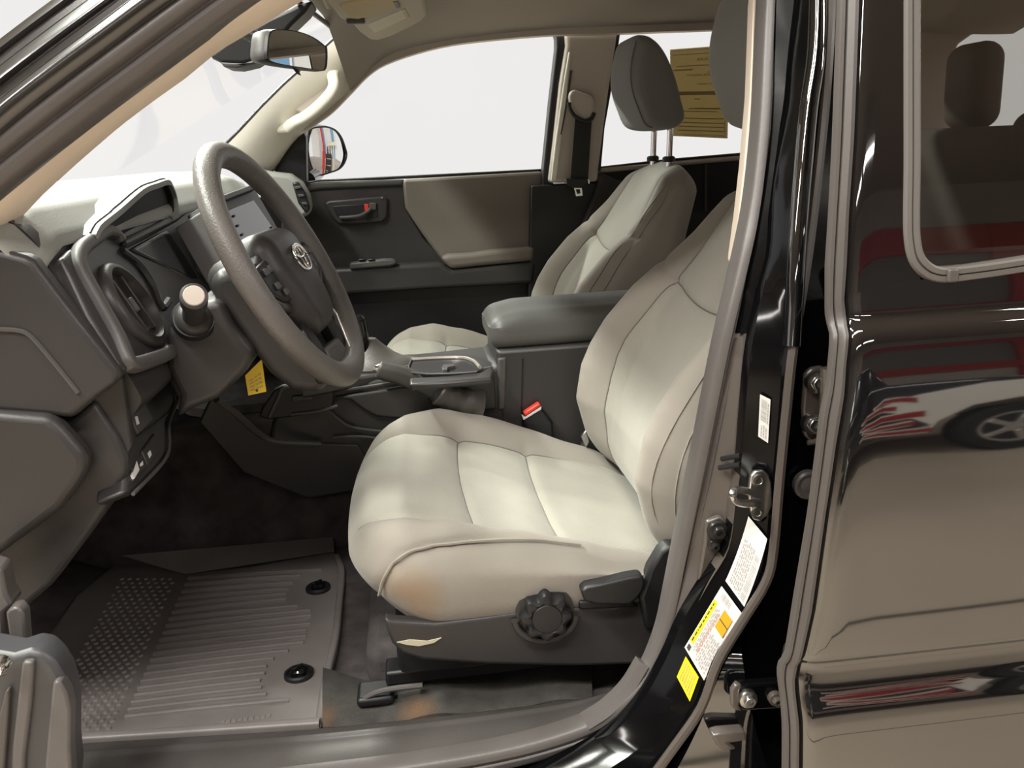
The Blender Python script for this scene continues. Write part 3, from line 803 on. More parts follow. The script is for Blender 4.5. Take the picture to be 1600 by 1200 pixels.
for L_ in ([(300, 1178), (380, 1170), (560, 1156), (660, 1147), (680, 1138), (694, 1131)], [(785, 1157), (815, 1143), (843, 1129)], [(560, 1170), (640, 1160), (705, 1151), (735, 1138)]):
    pts = []
    for a in L_:
        q = PZ(*a, .7145); pts.append(tuple(q))
    tube('raised_line', cm(pts, 4), .0016, 'scuff', si, n=6, out=(0, 0, 1))
sp = si
sweep('seal_end_piece', cm([tuple(P(*p)) for p in [(922, 1142, .932), (960, 1117, .936), (995, 1082, .941), (1020, 1042, .946)]], 4), [(-.022, -.01), (-.022, .006), (-.012, .013), (.0, .009), (.004, .012), (.012, .012), (.016, -.01)], 'rubber', sp, ang=50)

# =================================================================== FOOT OF THE FRONT DOOR PILLAR (left edge of the view)
dd = shell('trim_8', 'grey foot of the front door pillar with a bright bolt at the left edge', 'pillar trim', tuple(P(50, 1120, .9)))
plate('end_panel', [(-60, 1010), (20, 1024), (45, 1016), (66, 1019), (85, 1036), (98, 1058), (106, 1085), (110, 1110), (110, 1170), (114, 1210), (110, 1260), (-60, 1260)], .880, .04, 'grey_body', dd, bevel=.006)  # greys here put reflections on the black body into the colour
plate('edge_cover', [(82, 1066), (92, 1064), (104, 1084), (110, 1110), (109, 1170), (112, 1215), (105, 1260), (66, 1260), (70, 1190), (76, 1120)], .872, .02, 'silver_body', dd, bevel=.004)
plate('inner_strip', [(34, 1035), (52, 1034), (48, 1100), (38, 1180), (34, 1260), (16, 1260), (18, 1170), (26, 1100)], .873, .02, 'silver_body', dd, bevel=.003)
plate('seal_strip', [(8, 1080), (14, 1078), (12, 1120), (6, 1200), (4, 1260), (-12, 1260), (-10, 1150)], .872, .02, 'rubber_edge', dd, bevel=.003)
plate('check_post', [(8, 958), (14, 952), (24, 948), (28, 950), (37, 960), (42, 1022), (18, 1026)], .93, .02, 'rubber', dd, bevel=.004)
plate('hinge_post', [(-30, 880), (2, 890), (10, 930), (20, 945), (6, 958), (8, 1020), (-30, 1030)], .945, .03, 'rubber', dd, bevel=.004)
lathe('bolt', [(.010, 0), (.010, .01), (.006, .016), (.001, .017)], frame(P(3, 1036, .865), (1, 0, 0), (0, 0, 1)), 'chrome', dd, n=16)

# =================================================================== PASSENGER SIDE
pd = shell('door_2', 'passenger front door with charcoal and beige inner panels', 'car door', tuple(P(660, 380, 2.4)))
plate('upper_panel', [(440, 296), (500, 284), (632, 281), (634, 325), (662, 372), (708, 418), (640, 424), (440, 432)], 2.395, .05, 'plastic', pd, bevel=.004)
plate('panel_roll', [(440, 294), (500, 284), (630, 280.5), (630, 290), (500, 296), (440, 306)], 2.385, .03, 'plastic_mid', pd, bevel=.006)
plate('beige_panel', [(629, 284), (634, 280), (760, 273), (848, 268), (850, 272), (842, 345), (836, 402), (760, 412), (708, 420), (694, 412), (660, 366), (633, 325)], 2.382, .05, 'door_beige', pd, bevel=.008)
pw = [P(*p) for p in [(692, 412, 2.36), (700, 400, 2.37), (760, 396, 2.345), (836, 388, 2.35)]]
plate('beige_armrest', [(688, 403), (700, 398), (735, 396), (770, 391), (836, 386), (834, 408), (760, 415), (704, 421)], 2.352, .05, 'door_beige', pd, bevel=.012, segs=4)
plate('armrest', [(440, 424), (600, 414), (690, 410), (704, 422), (838, 408), (834, 444), (680, 452), (560, 460), (440, 466)], 2.355, .06, 'plastic', pd, bevel=.012, segs=4)
plate('lower_panel', [(440, 455), (836, 436), (832, 700), (440, 720)], 2.405, .04, 'plastic_black', pd, bevel=.004)
plate('pull_cup', [(546, 410), (600, 404), (616, 404), (622, 412), (610, 417), (546, 422)], 2.345, .02, 'plastic_mid', pd, bevel=.006)
for a in (560, 575): plate('window_switch', [(a, 405), (a + 10, 404), (a + 11, 407), (a, 408)], 2.342, .02, 'plastic_black', pd, bevel=.002)
dh = plate('handle_bezel', [(506, 318), (514, 313), (560, 309), (600, 306), (606, 310), (605, 338), (598, 347), (545, 352), (528, 350), (518, 340)], 2.383, .03, 'plastic', pd, bevel=.006, segs=3)
plate('handle_recess', [(519, 322), (560, 319), (590, 317), (591, 340), (560, 344), (534, 346), (528, 340)], 2.3815, .02, 'plastic_black', dh, bevel=.002)
sweep('lever', cm([tuple(P(*p)) for p in [(531, 340, 2.374), (548, 339, 2.366), (562, 337, 2.366), (574, 331, 2.372), (579, 326, 2.38)]], 4), rrect(.004, .005, .003), 'plastic_mid', dh, out=(0, -1, 0))
plate('lock_red', [(569, 319), (576, 319), (576, 329), (570, 330)], 2.379, .006, 'red_button', dh, bevel=.001)
plate('lock_tab', [(577, 317), (588, 317), (588, 328), (577, 329)], 2.377, .006, 'plastic_mid', dh, bevel=.002)
lathe('screw', [(.004, 0), (.003, .002), (.001, .002)], frame(P(597, 309, 2.381), (1, 0, 0), (0, 0, 1)), 'steel', dh, n=12)
tube('belt_seal', [P(440, 292, 2.41), P(500, 283, 2.41), P(650, 276, 2.41), P(852, 266, 2.41)], .004, 'plastic_black', pd, n=6)
plate('rear_frame', [(867, 48), (878, 52), (887, 64), (888, 82), (876, 180), (866, 270), (858, 380), (852, 480), (838, 700), (826, 700), (834, 480), (846, 300), (849, 268), (860, 160), (870, 75), (870, 60)], 2.365, .05, 'plastic_black', pd, bevel=.004)
plate('mirror_sail', [(420, 292), (430, 262), (445, 236), (460, 218), (474, 206), (478, 215), (479, 292)], 2.36, .05, 'plastic_black', pd, bevel=.003)
prism('outer_skin', [(-.75, 2.50, 1.32), (.36, 2.50, 1.32), (.36, 2.56, .62), (-.75, 2.56, .62)], (0, .02, 0), 'paint', pd, .004)
w2 = shell('window_2', 'clear passenger front window glass', 'window', tuple(P(680, 180, 2.37)))
def wp(u, v):
    return P(470 + 410 * u, 300 - 260 * v, 2.425 - .095 * v)
sheet('pane', wp, list(np.linspace(0, 1, 6)), list(np.linspace(0, 1, 8)), 'glass', w2, thick=(0, .004, 0))

# passenger door mirror
dm = thing('door_mirror', 'black passenger door mirror seen through the far window', 'mirror', tuple(P(505, 240, 2.6)))
mo = [(478, 205), (487, 198), (500, 196), (512, 197), (524, 203), (533, 215), (539, 232), (541, 243), (537, 256), (528, 266), (512, 272), (498, 276), (488, 274), (480, 262), (474, 240)]
c0 = sum((P(*p, 2.6) for p in mo), V()) / len(mo)
mdir = V((.86, -.50, -.035)).normalized()      # the way the mirror glass faces (rearwards and inwards)
def onplane(px, py, off):
    d = ray(px, py); n_ = mdir; q = c0 + n_ * off
    return CAM + d * ((q - CAM).dot(n_) / d.dot(n_))
bz = [onplane(*p, 0) for p in cm(mo, 4, True)]
cen = sum(bz, V()) / len(bz)
secs = [[cen + (p - cen) * s - mdir * o for p in bz] for s, o in ((.96, -.002), (1.0, .0), (1.06, .02), (1.0, .06), (.8, .09), (.45, .105))]
v, f = loft(secs); mk('housing', v, f, 'gloss_black', dm)
secs = []
for s in (.91, .8, .65, .5, .35, .2, .08):
    secs.append([cen + (p - cen) * s + mdir * (.008 - ((p - cen).length * s) ** 2 / (2 * .55)) for p in bz])
v, f = loft(secs, True, False); f = list(f); f.append(tuple(range(len(v) - len(bz), len(v))))
mk('mirror_glass', v, f, 'mirror', dm)
secs = [[cen + (p - cen) * s + mdir * o for p in bz] for s, o in ((1.0, .0), (.975, .006), (.93, .006), (.91, .0015))]
v, f = loft(secs, True, False); mk('rim', v, f, 'plastic_black', dm)
tube('arm', [cen - mdir * .04 + V((0, 0, -.06)), P(480, 282, 2.46)], .022, 'gloss_black', dm, n=12, out=(0, 0, 1))
# ---- passenger door pillar
bpill = shell('wall_right', 'grey-brown cover of the far door pillar', 'door pillar', tuple(P(910, 170, 2.33)))
plate('upper_cover', [(884, 50), (966, 46), (963, 70), (952, 140), (944, 200), (936, 264), (934, 284), (858, 286), (866, 220), (876, 130), (886, 70)], 2.335, .05, 'pillar_grey', bpill, bevel=.01, segs=3)
plate('edge_highlight', [(889, 80), (893, 82), (886, 150), (876, 230), (870, 283), (861, 284), (868, 220), (880, 135)], 2.330, .02, 'cream', bpill, bevel=.004)
tube('slot_line', [P(893, 110, 2.332), P(885, 165, 2.332), P(876, 210, 2.332)], .0025, 'plastic_mid', bpill, n=6)
plate('lower_cover', [(856, 285), (936, 283), (926, 310), (880, 420), (840, 540), (838, 700), (930, 700), (1010, 300), (940, 270)], 2.345, .05, 'plastic', bpill, bevel=.008)
plate('lower_core', [(830, 290), (1000, 280), (1000, 700), (820, 700)], 2.36, .08, 'plastic_black', bpill, bevel=.004)
sb = thing('seat_belt', 'black passenger seat belt hanging from its pillar guide', 'seat belt', tuple(P(910, 230, 2.32)))
plate('guide_cover', [(889, 150), (893, 141), (900, 140), (926, 150), (929, 158), (929, 176), (924, 186), (912, 187), (903, 180), (893, 168)], 2.305, .03, 'pillar_grey', sb, bevel=.009, segs=4)
tube('guide_ring', cm([tuple(P(*p, 2.302)) for p in [(889, 160), (891, 170), (899, 182), (912, 189), (924, 186), (929, 176)]], 4), .005, 'plastic_black', sb, n=8)
sheet('webbing', lambda u, v: P(899 + 26 * v - 7 * u + (v - .5) * u * 1.5, 184 + 98 * u, 2.312 - .004 * math.sin(u * 3)), list(np.linspace(0, 1, 10)), [0, .5, 1], 'belt', sb, thick=(0, .002, 0))
plate('stop_clip', [(882, 281), (886, 279), (918, 278), (921, 282), (918, 288), (910, 294), (895, 294), (884, 288)], 2.305, .012, 'plastic_black', sb, bevel=.003)
tg = plate('tongue', [(896, 293), (909, 292), (911, 306), (900, 307)], 2.307, .004, 'chrome', sb, bevel=.001)
plate('tongue_hole', [(900, 296), (906, 295.5), (907, 302), (902, 303)], 2.306, .003, 'plastic_black', tg)
for a in (882, 918): plate('stud', [(a, 280), (a + 3, 280), (a + 4, 287), (a + 1, 287)], 2.303, .004, 'chrome', sb, bevel=.001)

# ---- far rear door with its window and the window form
rr = shell('door_3', 'dark inner panel of the far rear door behind the passenger seat', 'car door', tuple(P(1080, 300, 2.4)))
plate('panel', [(930, 268), (1050, 255), (1180, 244), (1500, 215), (1500, 600), (930, 600)], 2.375, .06, 'plastic_black', rr, bevel=.004)
plate('panel_top', [(934, 262), (1050, 252), (1180, 241), (1500, 212), (1500, 222), (1180, 249), (1050, 260), (934, 271)], 2.366, .05, 'pillar_grey', rr, bevel=.005)
plate('panel_gap', [(1101, 257), (1105, 257), (1105, 330), (1101, 330)], 2.372, .01, 'plastic_mid', rr)
tube('belt_seal', [P(934, 263, 2.372), P(1050, 250, 2.372), P(1180, 239, 2.372), P(1500, 210, 2.372)], .004, 'plastic_black', rr, n=6)
plate('front_frame', [(962, 52), (970, 48), (961, 110), (945, 200), (939, 266), (934, 268), (942, 190), (952, 120)], 2.34, .06, 'plastic_black', rr, bevel=.003)
w3 = shell('window_3', 'clear far rear door window glass behind the headrests', 'window', tuple(P(1060, 150, 2.36)))
sheet('pane', lambda u, v: P(945 + 460 * u, 280 - 250 * v - 40 * u, 2.40 - .07 * v), list(np.linspace(0, 1, 6)), list(np.linspace(0, 1, 8)), 'glass', w3, thick=(0, .004, 0))
fc = [(1046, 77), (1139, 70), (1136, 216), (1050, 212)]
q = quadmap(fc, (2.347, 2.347, 2.385, 2.385))
ws_ = thing('window_form', 'tan paper sales form taped inside the far rear window', 'paper form', tuple(q(.5, .5)))
sheet('paper', lambda u, v: q(u, v, .004), [0, .5, 1], list(np.linspace(0, 1, 5)), 'sticker_tan', ws_, thick=(0, .001, 0))
def qrects(nm, mm, rects, d=.005):
    v = []; fcs = []
    for u0, v0, u1, v1 in rects:
        n = len(v); v += [q(u0, v0, d), q(u1, v0, d), q(u1, v1, d), q(u0, v1, d)]; fcs.append((n, n + 1, n + 2, n + 3))
    mk(nm, v, fcs, mm, ws_, smooth=False)
for r4 in [(0, 0, 1, .025), (0, .06, 1, .075), (.93, .80, .955, .96), (.2, .965, .95, .985)]: qrects('tape', 'sticker_tan_light', [r4], .0055)
def qtext(s, uc, vc, h, wd):
    v, f = text_mesh(s, 1.0)
    xs = [p[0] for p in v]; ys = [p[1] for p in v]; sx = wd / (max(xs) - min(xs)); sy = h / (max(ys) - min(ys))
    # printed on the outer face: mirrored from inside
    mk('lettering', [q(uc - p[0] * sx, vc - p[1] * sy, .0056) for p in v], f, 'print_brown', ws_, smooth=False)
qtext('BUYERS GUIDE', .66, .13, .028, .42)
qtext('NO DEALER WARRANTY', .55, .30, .022, .56)
qtext('AS IS - NO WARRANTY', .64, .40, .02, .40)
qrects('small_print', 'print_brown_soft', [(.1, .19, .95, .20), (.05, .23, .38, .245), (.62, .265, .95, .275), (.1, .48, .95, .52), (.4, .56, .5, .572), (.3, .665, .95, .68), (.2, .70, .8, .71), (.1, .78, .92, .79), (.1, .83, .92, .84), (.1, .875, .92, .885), (.1, .92, .92, .93)], .005)

# ---- rear of the cab, seen through the tinted rear glass
cp = shell('trim_6', 'grey cover of the far rear roof pillar behind the rear bench', 'pillar trim', tuple(P(1420, 150, 2.34)))
plate('cover', [(1385, 28), (1480, 12), (1600, -12), (1700, -30), (1700, 10), (1600, 30), (1552, 42), (1520, 54), (1500, 68), (1488, 88), (1496, 260), (1380, 262)], 2.345, .05, 'pillar_grey', cp, bevel=.008)
bk = shell('wall_rear', 'dark rear wall of the cab behind the bench', 'wall', (1.98, 1.67, 1.2))
box('panel', (1.98, 1.67, 1.0), (.05, 1.5, .78), 'plastic', bk, .01)
box('header', (1.98, 1.67, 1.70), (.06, 1.5, .10), 'pillar_grey', bk, .01)
box('low_side', (1.55, 2.40, .98), (.9, .05, .72), 'plastic', bk, .01)
rs = thing('rear_bench', 'grey fabric rear bench seen through the tinted rear window', 'seat', (1.35, 1.67, .7))
hc1 = P(1517, 135, 2.02); hc2 = P(1630, 225, 1.64)
bt0 = P(1517, 205, 2.02)
v, f = softbox((bt0.x - .13, 1.06, .90), (bt0.x + .03, 2.30, bt0.z + .01), .05, .03)
v[:, 0] += (v[:, 2] - bt0.z) * .28
mk('backrest', v, f, 'fabric_rear', rs)
v, f = softbox((bt0.x - .60, 1.06, .80), (bt0.x - .14, 2.30, .95), .05, .03); mk('cushion', v, f, 'fabric_rear', rs)
for hc, hh in ((hc1, .19), (hc2, .13)):
    v, f = softbox((hc.x - .035, hc.y - .075, hc.z - hh / 2), (hc.x + .045, hc.y + .075, hc.z + hh / 2), .04, .015); mk('headrest', v, f, 'fabric_rear', rs)
    for s in (-.04, .04): tube('post', [(hc.x, hc.y + s, bt0.z - .06), (hc.x, hc.y + s, hc.z - hh / 2 + .02)], .006, 'chrome', rs, n=8, out=(1, 0, 0))

# =================================================================== FRONT SEATS
def build_seat(name, label, grp):
    cx = 1.30
    t = thing(name, label, 'seat', (.12, cx, .70), group=grp)
    # ---------------- cushion (truck coords, centre y=1.30)
    YB = .19
    v, f = softbox((-.105, -.262, .80), (.36, .262, .95), .055, .0055, ((.056, .174), (-YB, YB), ()))
    raw = softbox.raw
    x, y, z = v[:, 0].copy(), v[:, 1].copy(), v[:, 2].copy()
    top = sstep(.86, .945, z)
    s1 = [(-.125, .112), (-.105, .145), (-.085, .165), (-.055, .182), (0, .188), (.05, .19), (.17, .19), (.28, .185), (.36, .18)]
    yb = np.interp(x, [q[0] for q in s1], [q[1] for q in s1])
    a0 = np.abs(y)
    y = np.sign(y) * np.where(a0 < YB, a0 * yb / YB, yb + (a0 - YB) / (.262 - YB) * (.262 - yb))
    # cross seams bow towards the front in the middle
    x = x - top * .009 * np.clip(1 - (y / .19) ** 2, 0, 1) * sstep(.0, .056, x) * sstep(.30, .18, x)
    ay = np.abs(y)
    fx = sstep(-.105, .05, x)
    ctr = np.interp(x, [-.12, -.08, -.03, .02, .07, .13, .2, .28, .36], [.930, .946, .952, .943, .926, .908, .886, .868, .85])
    amp = np.where(y < 0, np.interp(x, [-.1, -.04, .03, .1, .2, .3, .36], [.002, .008, .018, .024, .030, .018, .0]), np.interp(x, [-.1, -.04, .03, .1, .2, .3, .36], [.004, .020, .040, .046, .036, .016, .0]))
    bol = sstep(.178, .238, ay) * amp - sstep(.240, .264, ay) * .010
    z = z + top * (ctr + bol - .95)
    wfac = 1 - .17 * (1 - sstep(-.125, .03, x)) ** 2 - .03 * sstep(.12, .36, x)
    y = y * wfac
    x = x - .018 * np.cos(np.clip(y / .262, -1, 1) * math.pi / 2) * (1 - fx)
    low = 1 - sstep(.80, .90, z)
    x = x + low * (1 - sstep(-.11, .05, x)) * .045
    side = np.exp(-((z - .885) / .045) ** 2)
    y = y + np.sign(y) * side * .008
    # seam dents follow the grid lines of the raw box
    ry, rx = np.abs(raw[:, 1]), raw[:, 0]
    inn_ = sstep(YB + .02, YB, ry)
    for d in (np.abs(ry - YB),):
        z -= top * (.006 * np.exp(-(d / .006) ** 2) + .003 * np.exp(-(d / .02) ** 2))
    for xb in (.056, .174):
        d = np.abs(rx - xb); z -= top * inn_ * (.005 * np.exp(-(d / .006) ** 2) + .003 * np.exp(-(d / .018) ** 2))
    s2 = [(-.078, .80), (-.076, .86), (-.066, .895), (-.045, .922), (-.012, .934), (.04, .935), (.115, .929), (.19, .913), (.30, .885)]
    sv = np.stack([x, z], 1); d2 = seg_dist(sv, s2)
    flank = sstep(.20, .24, np.abs(raw[:, 1]))
    y -= np.sign(y) * flank * .004 * np.exp(-(d2 / .007) ** 2)
    y += np.sign(y) * flank * .0022 * np.sin((x * .8 + z) * 130) * sstep(.14, .26, x) * sstep(.97, .88, z)
    z -= top * .006 * np.exp(-(((x - .0) / .05) ** 2 + ((y - .02) / .06) ** 2))
    z += top * .0012 * np.sin(x * 60 + y * 25) * np.sin(y * 40 - x * 18)
    vv = np.stack([x, y + cx, z], 1)
    fc = np.array(f); cen = vv[fc].mean(1); rc = raw[fc].mean(1)
    ins = (np.abs(rc[:, 1]) < YB) & ((rc[:, 2] > .945) | ((rc[:, 0] < -.10) & (rc[:, 2] > .905)))
    fl_ = (~ins) & (np.abs(rc[:, 1]) > .26) & (cen[:, 2] < np.interp(cen[:, 0], [q[0] for q in s2], [q[1] for q in s2])) & (cen[:, 0] > -.077)
    def cut(nm, msk, m, parent=t):
        if not msk.any(): return None
        ff = fc[msk]; u, inv = np.unique(ff, return_inverse=True)
        return link(meshdata(vv[u], inv.reshape(-1, 4).tolist()), nm, m, parent, ang=80)
    cut('cushion_front_panel', ins & (rc[:, 0] < .056), 'fabric_insert')
    cut('cushion_mid_panel', ins & (rc[:, 0] >= .056) & (rc[:, 0] < .174), 'fabric_insert')
    cut('cushion_rear_panel', ins & (rc[:, 0] >= .174), 'fabric_insert')
    cut('cushion_bolster', (~ins) & (~fl_), 'fabric_side')
    cut('cushion_side_panel', fl_ & (cen[:, 1] < cx), 'fabric_side')
    cut('cushion_side_panel', fl_ & (cen[:, 1] > cx), 'fabric_side')
    # sewn threads lying in the seams
    def thread(nm, sel, key, r=.0013, up=(0, 0, 1), m='thread', lift=.0008):
        i = np.where(sel)[0]; i = i[np.argsort(key[i])]
        pts = [V(vv[k]) + V(up) * lift for k in i]
        out = [pts[0]]
        for q in pts[1:]:
            if (q - out[-1]).length > .004: out.append(q)
        tube(nm, out, r, m, t, n=5, out=up)
    near_top = (raw[:, 2] > .949)
    for sgn in (-1, 1):
        thread('seam_thread', near_top & (np.abs(raw[:, 1] - sgn * YB) < 1e-6), raw[:, 0])
    for xb in (.056, .174):
        thread('seam_thread', near_top & (np.abs(raw[:, 0] - xb) < 1e-6) & (np.abs(raw[:, 1]) <= YB + 1e-6), raw[:, 1])
    fsel = np.where((raw[:, 1] < -.2) & (np.abs(x) < 1))[0]
    pth = []
    for a_, b_ in cm(s2[1:-1], 3):
        dd_ = (vv[fsel, 0] - a_) ** 2 + (vv[fsel, 2] - b_) ** 2
        k4 = fsel[dd_ < .007 ** 2]
        if len(k4): pth.append((a_, float(vv[k4, 1].min()) - .0006, b_))
    pth = cm(pth, 3)
    tube('piping', pth, .0022, 'fabric', t, n=6, out=(0, -1, 0))
    # ---------------- plastic side shield
    for sgn in (-1, 1):
        yo = cx + sgn * .262
        pix = [(600, 968), (612, 972), (680, 976), (760, 966), (802, 960), (900, 952), (960, 950), (1000, 935), (1035, 880), (1052, 850), (1075, 852), (1065, 910), (1050, 1000), (1035, 1040), (900, 1044), (760, 1041), (660, 1034), (628, 1024), (612, 1008), (603, 985)]
        pts = [P(*p, 1.035) for p in pix]
        pts = [V((p.x, yo + (0 if sgn < 0 else -.02), p.z)) for p in pts]
        prism('side_shield', pts, (0, .02, 0), 'plastic', t, .006, segs=3)
    box('underframe', (.12, cx, .775), (.36, .46, .07), 'plastic_black', t, .01)
    # knob well, scalloped height knob, recline lever
    kc = P(852, 958, 1.03)
    Mk = frame((kc.x, 1.034, kc.z), (1, 0, 0), (0, 0, 1))
    arc = [(kc.x + .040 * math.cos(a), 1.030, kc.z - .004 + .034 * math.sin(a)) for a in np.linspace(math.pi * 1.02, math.pi * 1.98, 20)]
    sweep('knob_well_rim', arc, rrect(.0045, .006, .003), 'plastic', t, out=(0, -1, 0))
    lathe('knob_well', [(.038, -.004), (.038, .001), (.03, .002), (.001, .002)], Mk, 'plastic', t, n=32)
    kn = lathe('height_knob', [(.031, .002), (.031, .014), (.029, .019), (.024, .021), (.0195, .0195), (.0185, .021), (.012, .0215), (.001, .0215)], Mk, 'plastic_black', t, n=96,
               fn=lambda a, r, h: 1 + (.11 * math.cos(8 * a) if r > .023 else 0))
    scr_ = [P(*q, 1.03) for q in [(620, 1008), (640, 1004), (668, 1006), (690, 1001), (678, 1009), (655, 1014), (636, 1012)]]
    prism('scuff_mark', [V((q.x, 1.0365, q.z)) for q in scr_], (0, .002, 0), 'visor_label', t)
    lever = [(906, 920), (915, 913), (940, 908), (980, 898), (1000, 895), (1006, 902), (1004, 918), (992, 934), (980, 942), (930, 941), (912, 936)]
    lp_ = [P(*p, 1.02) for p in lever]
    prism('recline_lever', [V((p.x, 1.012, p.z)) for p in lp_], (0, .022, 0), 'plastic_black', t, .006, segs=4)
    plate('lever_slot', [(905, 940), (990, 940), (998, 950), (905, 953)], 1.033, .01, 'plastic_black', t, bevel=.003)
    # recliner cover at the hinge
    plate('recliner_cover', [(1000, 935), (1015, 890), (1032, 862), (1048, 850), (1062, 856), (1075, 852), (1066, 905), (1050, 990), (1010, 985)], 1.028, .025, 'plastic_black', t, bevel=.006)
    # floor rail
    for yy in (1.12, 1.48):
        box('seat_rail', (.13, yy, .718), (.42, .04, .022), 'plastic_black', t, .004)
        box('rail_foot', (-.095, yy - .02, .700), (.05, .045, .014), 'plastic_black', t, .005)
    tube('rail_strap', cm([(-.115, 1.085, .70), (-.095, 1.08, .713), (-.07, 1.078, .718), (-.03, 1.078, .718)], 4), .004, 'silver_body', t, n=8, out=(0, 0, 1))
    # ---------------- backrest, local (t forward-, y, h) tilted
    ang = R_(20); O = np.array([.36, cx, .84]); ex = np.array([math.cos(ang), 0, -math.sin(ang)]); ez = np.array([math.sin(ang), 0, math.cos(ang)])
    H = .555; YI = .165; HS = .35
    v, f = softbox((-.08, -.255, 0), (.06, .255, H), .048, .0058, ((), (-YI, YI), (HS,)))
    raw = softbox.raw
    a, y, h = v[:, 0].copy(), v[:, 1].copy(), v[:, 2].copy()
    wf = np.interp(h, [0, .05, .15, .30, .36, .42, .48, .54, H], [.90, .95, 1.0, 1.0, .975, .87, .80, .74, .70])
    sf = [(.150, .0), (.165, .12), (.172, .23), (.165, .345), (.150, .40), (.125, .48), (.11, .56)]
    yi = np.interp(h, [q[1] for q in sf], [q[0] for q in sf]); we = .255 * wf
    a0 = np.abs(y)
    y = np.sign(y) * np.where(a0 < YI, a0 * yi / YI, yi + (a0 - YI) / (.255 - YI) * (we - yi))
    ay = np.abs(y)
    front = sstep(.04, -.07, a)
    # the cross seam dips in the middle
    h = h - front * .022 * np.clip(1 - (y / .165) ** 2, 0, 1) * np.exp(-((h - HS) / .09) ** 2)
    tc = np.interp(h, [0, .05, .1, .2, .34, .45, .54, .6], [-.045, -.068, -.08, -.074, -.044, -.024, -.006, .0])
    A = np.interp(h, [0, .05, .1, .16, .25, .32, .38, .44, .5], [.012, .03, .05, .062, .060, .046, .022, .008, .0])
    A = A * sstep(0, .02, h)
    prof = sstep(.135, .208, ay) - .35 * sstep(.215, .26, ay)
    a = a + front * (tc + .08 - A * prof)
    a = a + front * .004 * np.cos(y / .18 * math.pi / 2)
    h = h - .03 * (ay / .2) ** 2 * sstep(.47, H, h)
    a = a + (1 - front) * .012 * np.cos(np.clip(y / .26, -1, 1) * 1.3)
    ry, rh = np.abs(raw[:, 1]), raw[:, 2]
    a = a + front * (.005 * np.exp(-((ry - YI) / .006) ** 2) + .003 * np.exp(-((ry - YI) / .02) ** 2))
    a = a + front * sstep(YI + .01, YI, ry) * (.0045 * np.exp(-((rh - HS) / .006) ** 2) + .003 * np.exp(-((rh - HS) / .02) ** 2))
    q2 = np.stack([y, h], 1)
    for s in ([(.165, .348), (.2, .372), (.235, .385)], [(-.165, .348), (-.2, .372), (-.235, .385)]):
        d = seg_dist(q2, s); a = a + front * .0045 * np.exp(-(d / .006) ** 2)
    se = [(.236, .02), (.246, .12), (.248, .25), (.240, .34), (.213, .42), (.19, .50)]
    for s in (se, [(-q, r) for q, r in se]):
        d = seg_dist(q2, s); a = a + sstep(.05, -.02, a) * .004 * np.exp(-(d / .006) ** 2)
    vv = O + a[:, None] * ex + np.outer(y, [0, 1, 0]) + h[:, None] * ez
    fc = np.array(f); rc = raw[fc].mean(1)
    ins = (rc[:, 0] < -.079) & (np.abs(rc[:, 1]) < YI) | ((rc[:, 2] > H - 1e-4) & (rc[:, 0] < -.03) & (np.abs(rc[:, 1]) < YI))
    cut('backrest_insert', ins & (rc[:, 2] < HS), 'fabric_insert')
    cut('shoulder_panel', ins & (rc[:, 2] >= HS), 'fabric_insert')
    cut('backrest_shell', ~ins, 'fabric')
    fr_ = raw[:, 0] < -.0799
    for sgn in (-1, 1):
        thread('seam_thread', fr_ & (np.abs(raw[:, 1] - sgn * YI) < 1e-6), raw[:, 2], up=(-.94, 0, .34))
    thread('seam_thread', fr_ & (np.abs(raw[:, 2] - HS) < 1e-6) & (np.abs(raw[:, 1]) <= YI + 1e-6), raw[:, 1], up=(-.94, 0, .34))
    # double stitching beside the near bolster edge
    for off in (.0, .012):
        pth = []
        for yy_, hh_ in cm([(-q + off, r) for q, r in se], 6):
            dd_ = (y - yy_) ** 2 + (h - hh_) ** 2 + (a > .0) * 9
            k = int(np.argmin(dd_)); pth.append(tuple(vv[k] + np.array([-.0012, -.0008, .0004])))
        tube('bolster_stitch', cm(pth[::3], 3), .0012, 'fabric', t, n=5, out=(-.94, 0, .34))
    # ---------------- headrest
    def hp(px, py):
        p = P(px, py, 1.91); return (p.x - .02, p.z)
    prof = [(1006, 60), (999, 80), (994, 105), (993, 130), (997, 155), (1006, 180), (1014, 200), (1024, 209), (1045, 212), (1068, 209), (1080, 200), (1082, 188), (1076, 165), (1068, 132), (1054, 95), (1038, 70), (1022, 59)]
    pr = [hp(*p) for p in cm(prof, 4, True)]
    mx = sum(p[0] for p in pr) / len(pr); mz = sum(p[1] for p in pr) / len(pr)
    secs = []
    for s in np.concatenate([-np.cos(np.linspace(0, math.pi / 2, 9)), np.sin(np.linspace(.12, math.pi / 2, 9))]):
        k = (1 - abs(s) ** 5) ** (1 / 2.6) if abs(s) < 1 else 0.0
        k = max(.12, k); kk = .55 + .45 * k if abs(s) < .999 else .5
        secs.append([V((mx + (p[0] - mx) * kk, cx + s * .122, mz + (p[1] - mz) * kk)) for p in pr])
    v, f = loft(secs)
    hr = link(meshdata(v, f), 'headrest', 'fabric_rest', t, ang=80)
    tube('headrest_piping', [V((mx + (p[0] - mx) * 1.002 * .97, cx - .098, mz + (p[1] - mz) * .97)) for p in pr[2:30]], .0016, 'fabric_rest', hr, n=6)
    for dy in (-.065, .065):
        tube('headrest_post', [V((.568, cx + dy, 1.435)), V((.563, cx + dy, 1.335))], .0068, 'chrome', t, n=14, out=(1, 0, 0))
        lathe('post_guide', [(.014, -.006), (.014, .003), (.010, .006), (.007, .006)], Matrix.Translation(V((.5635, cx + dy, 1.358))), 'plastic_black', t, n=16)
    return t
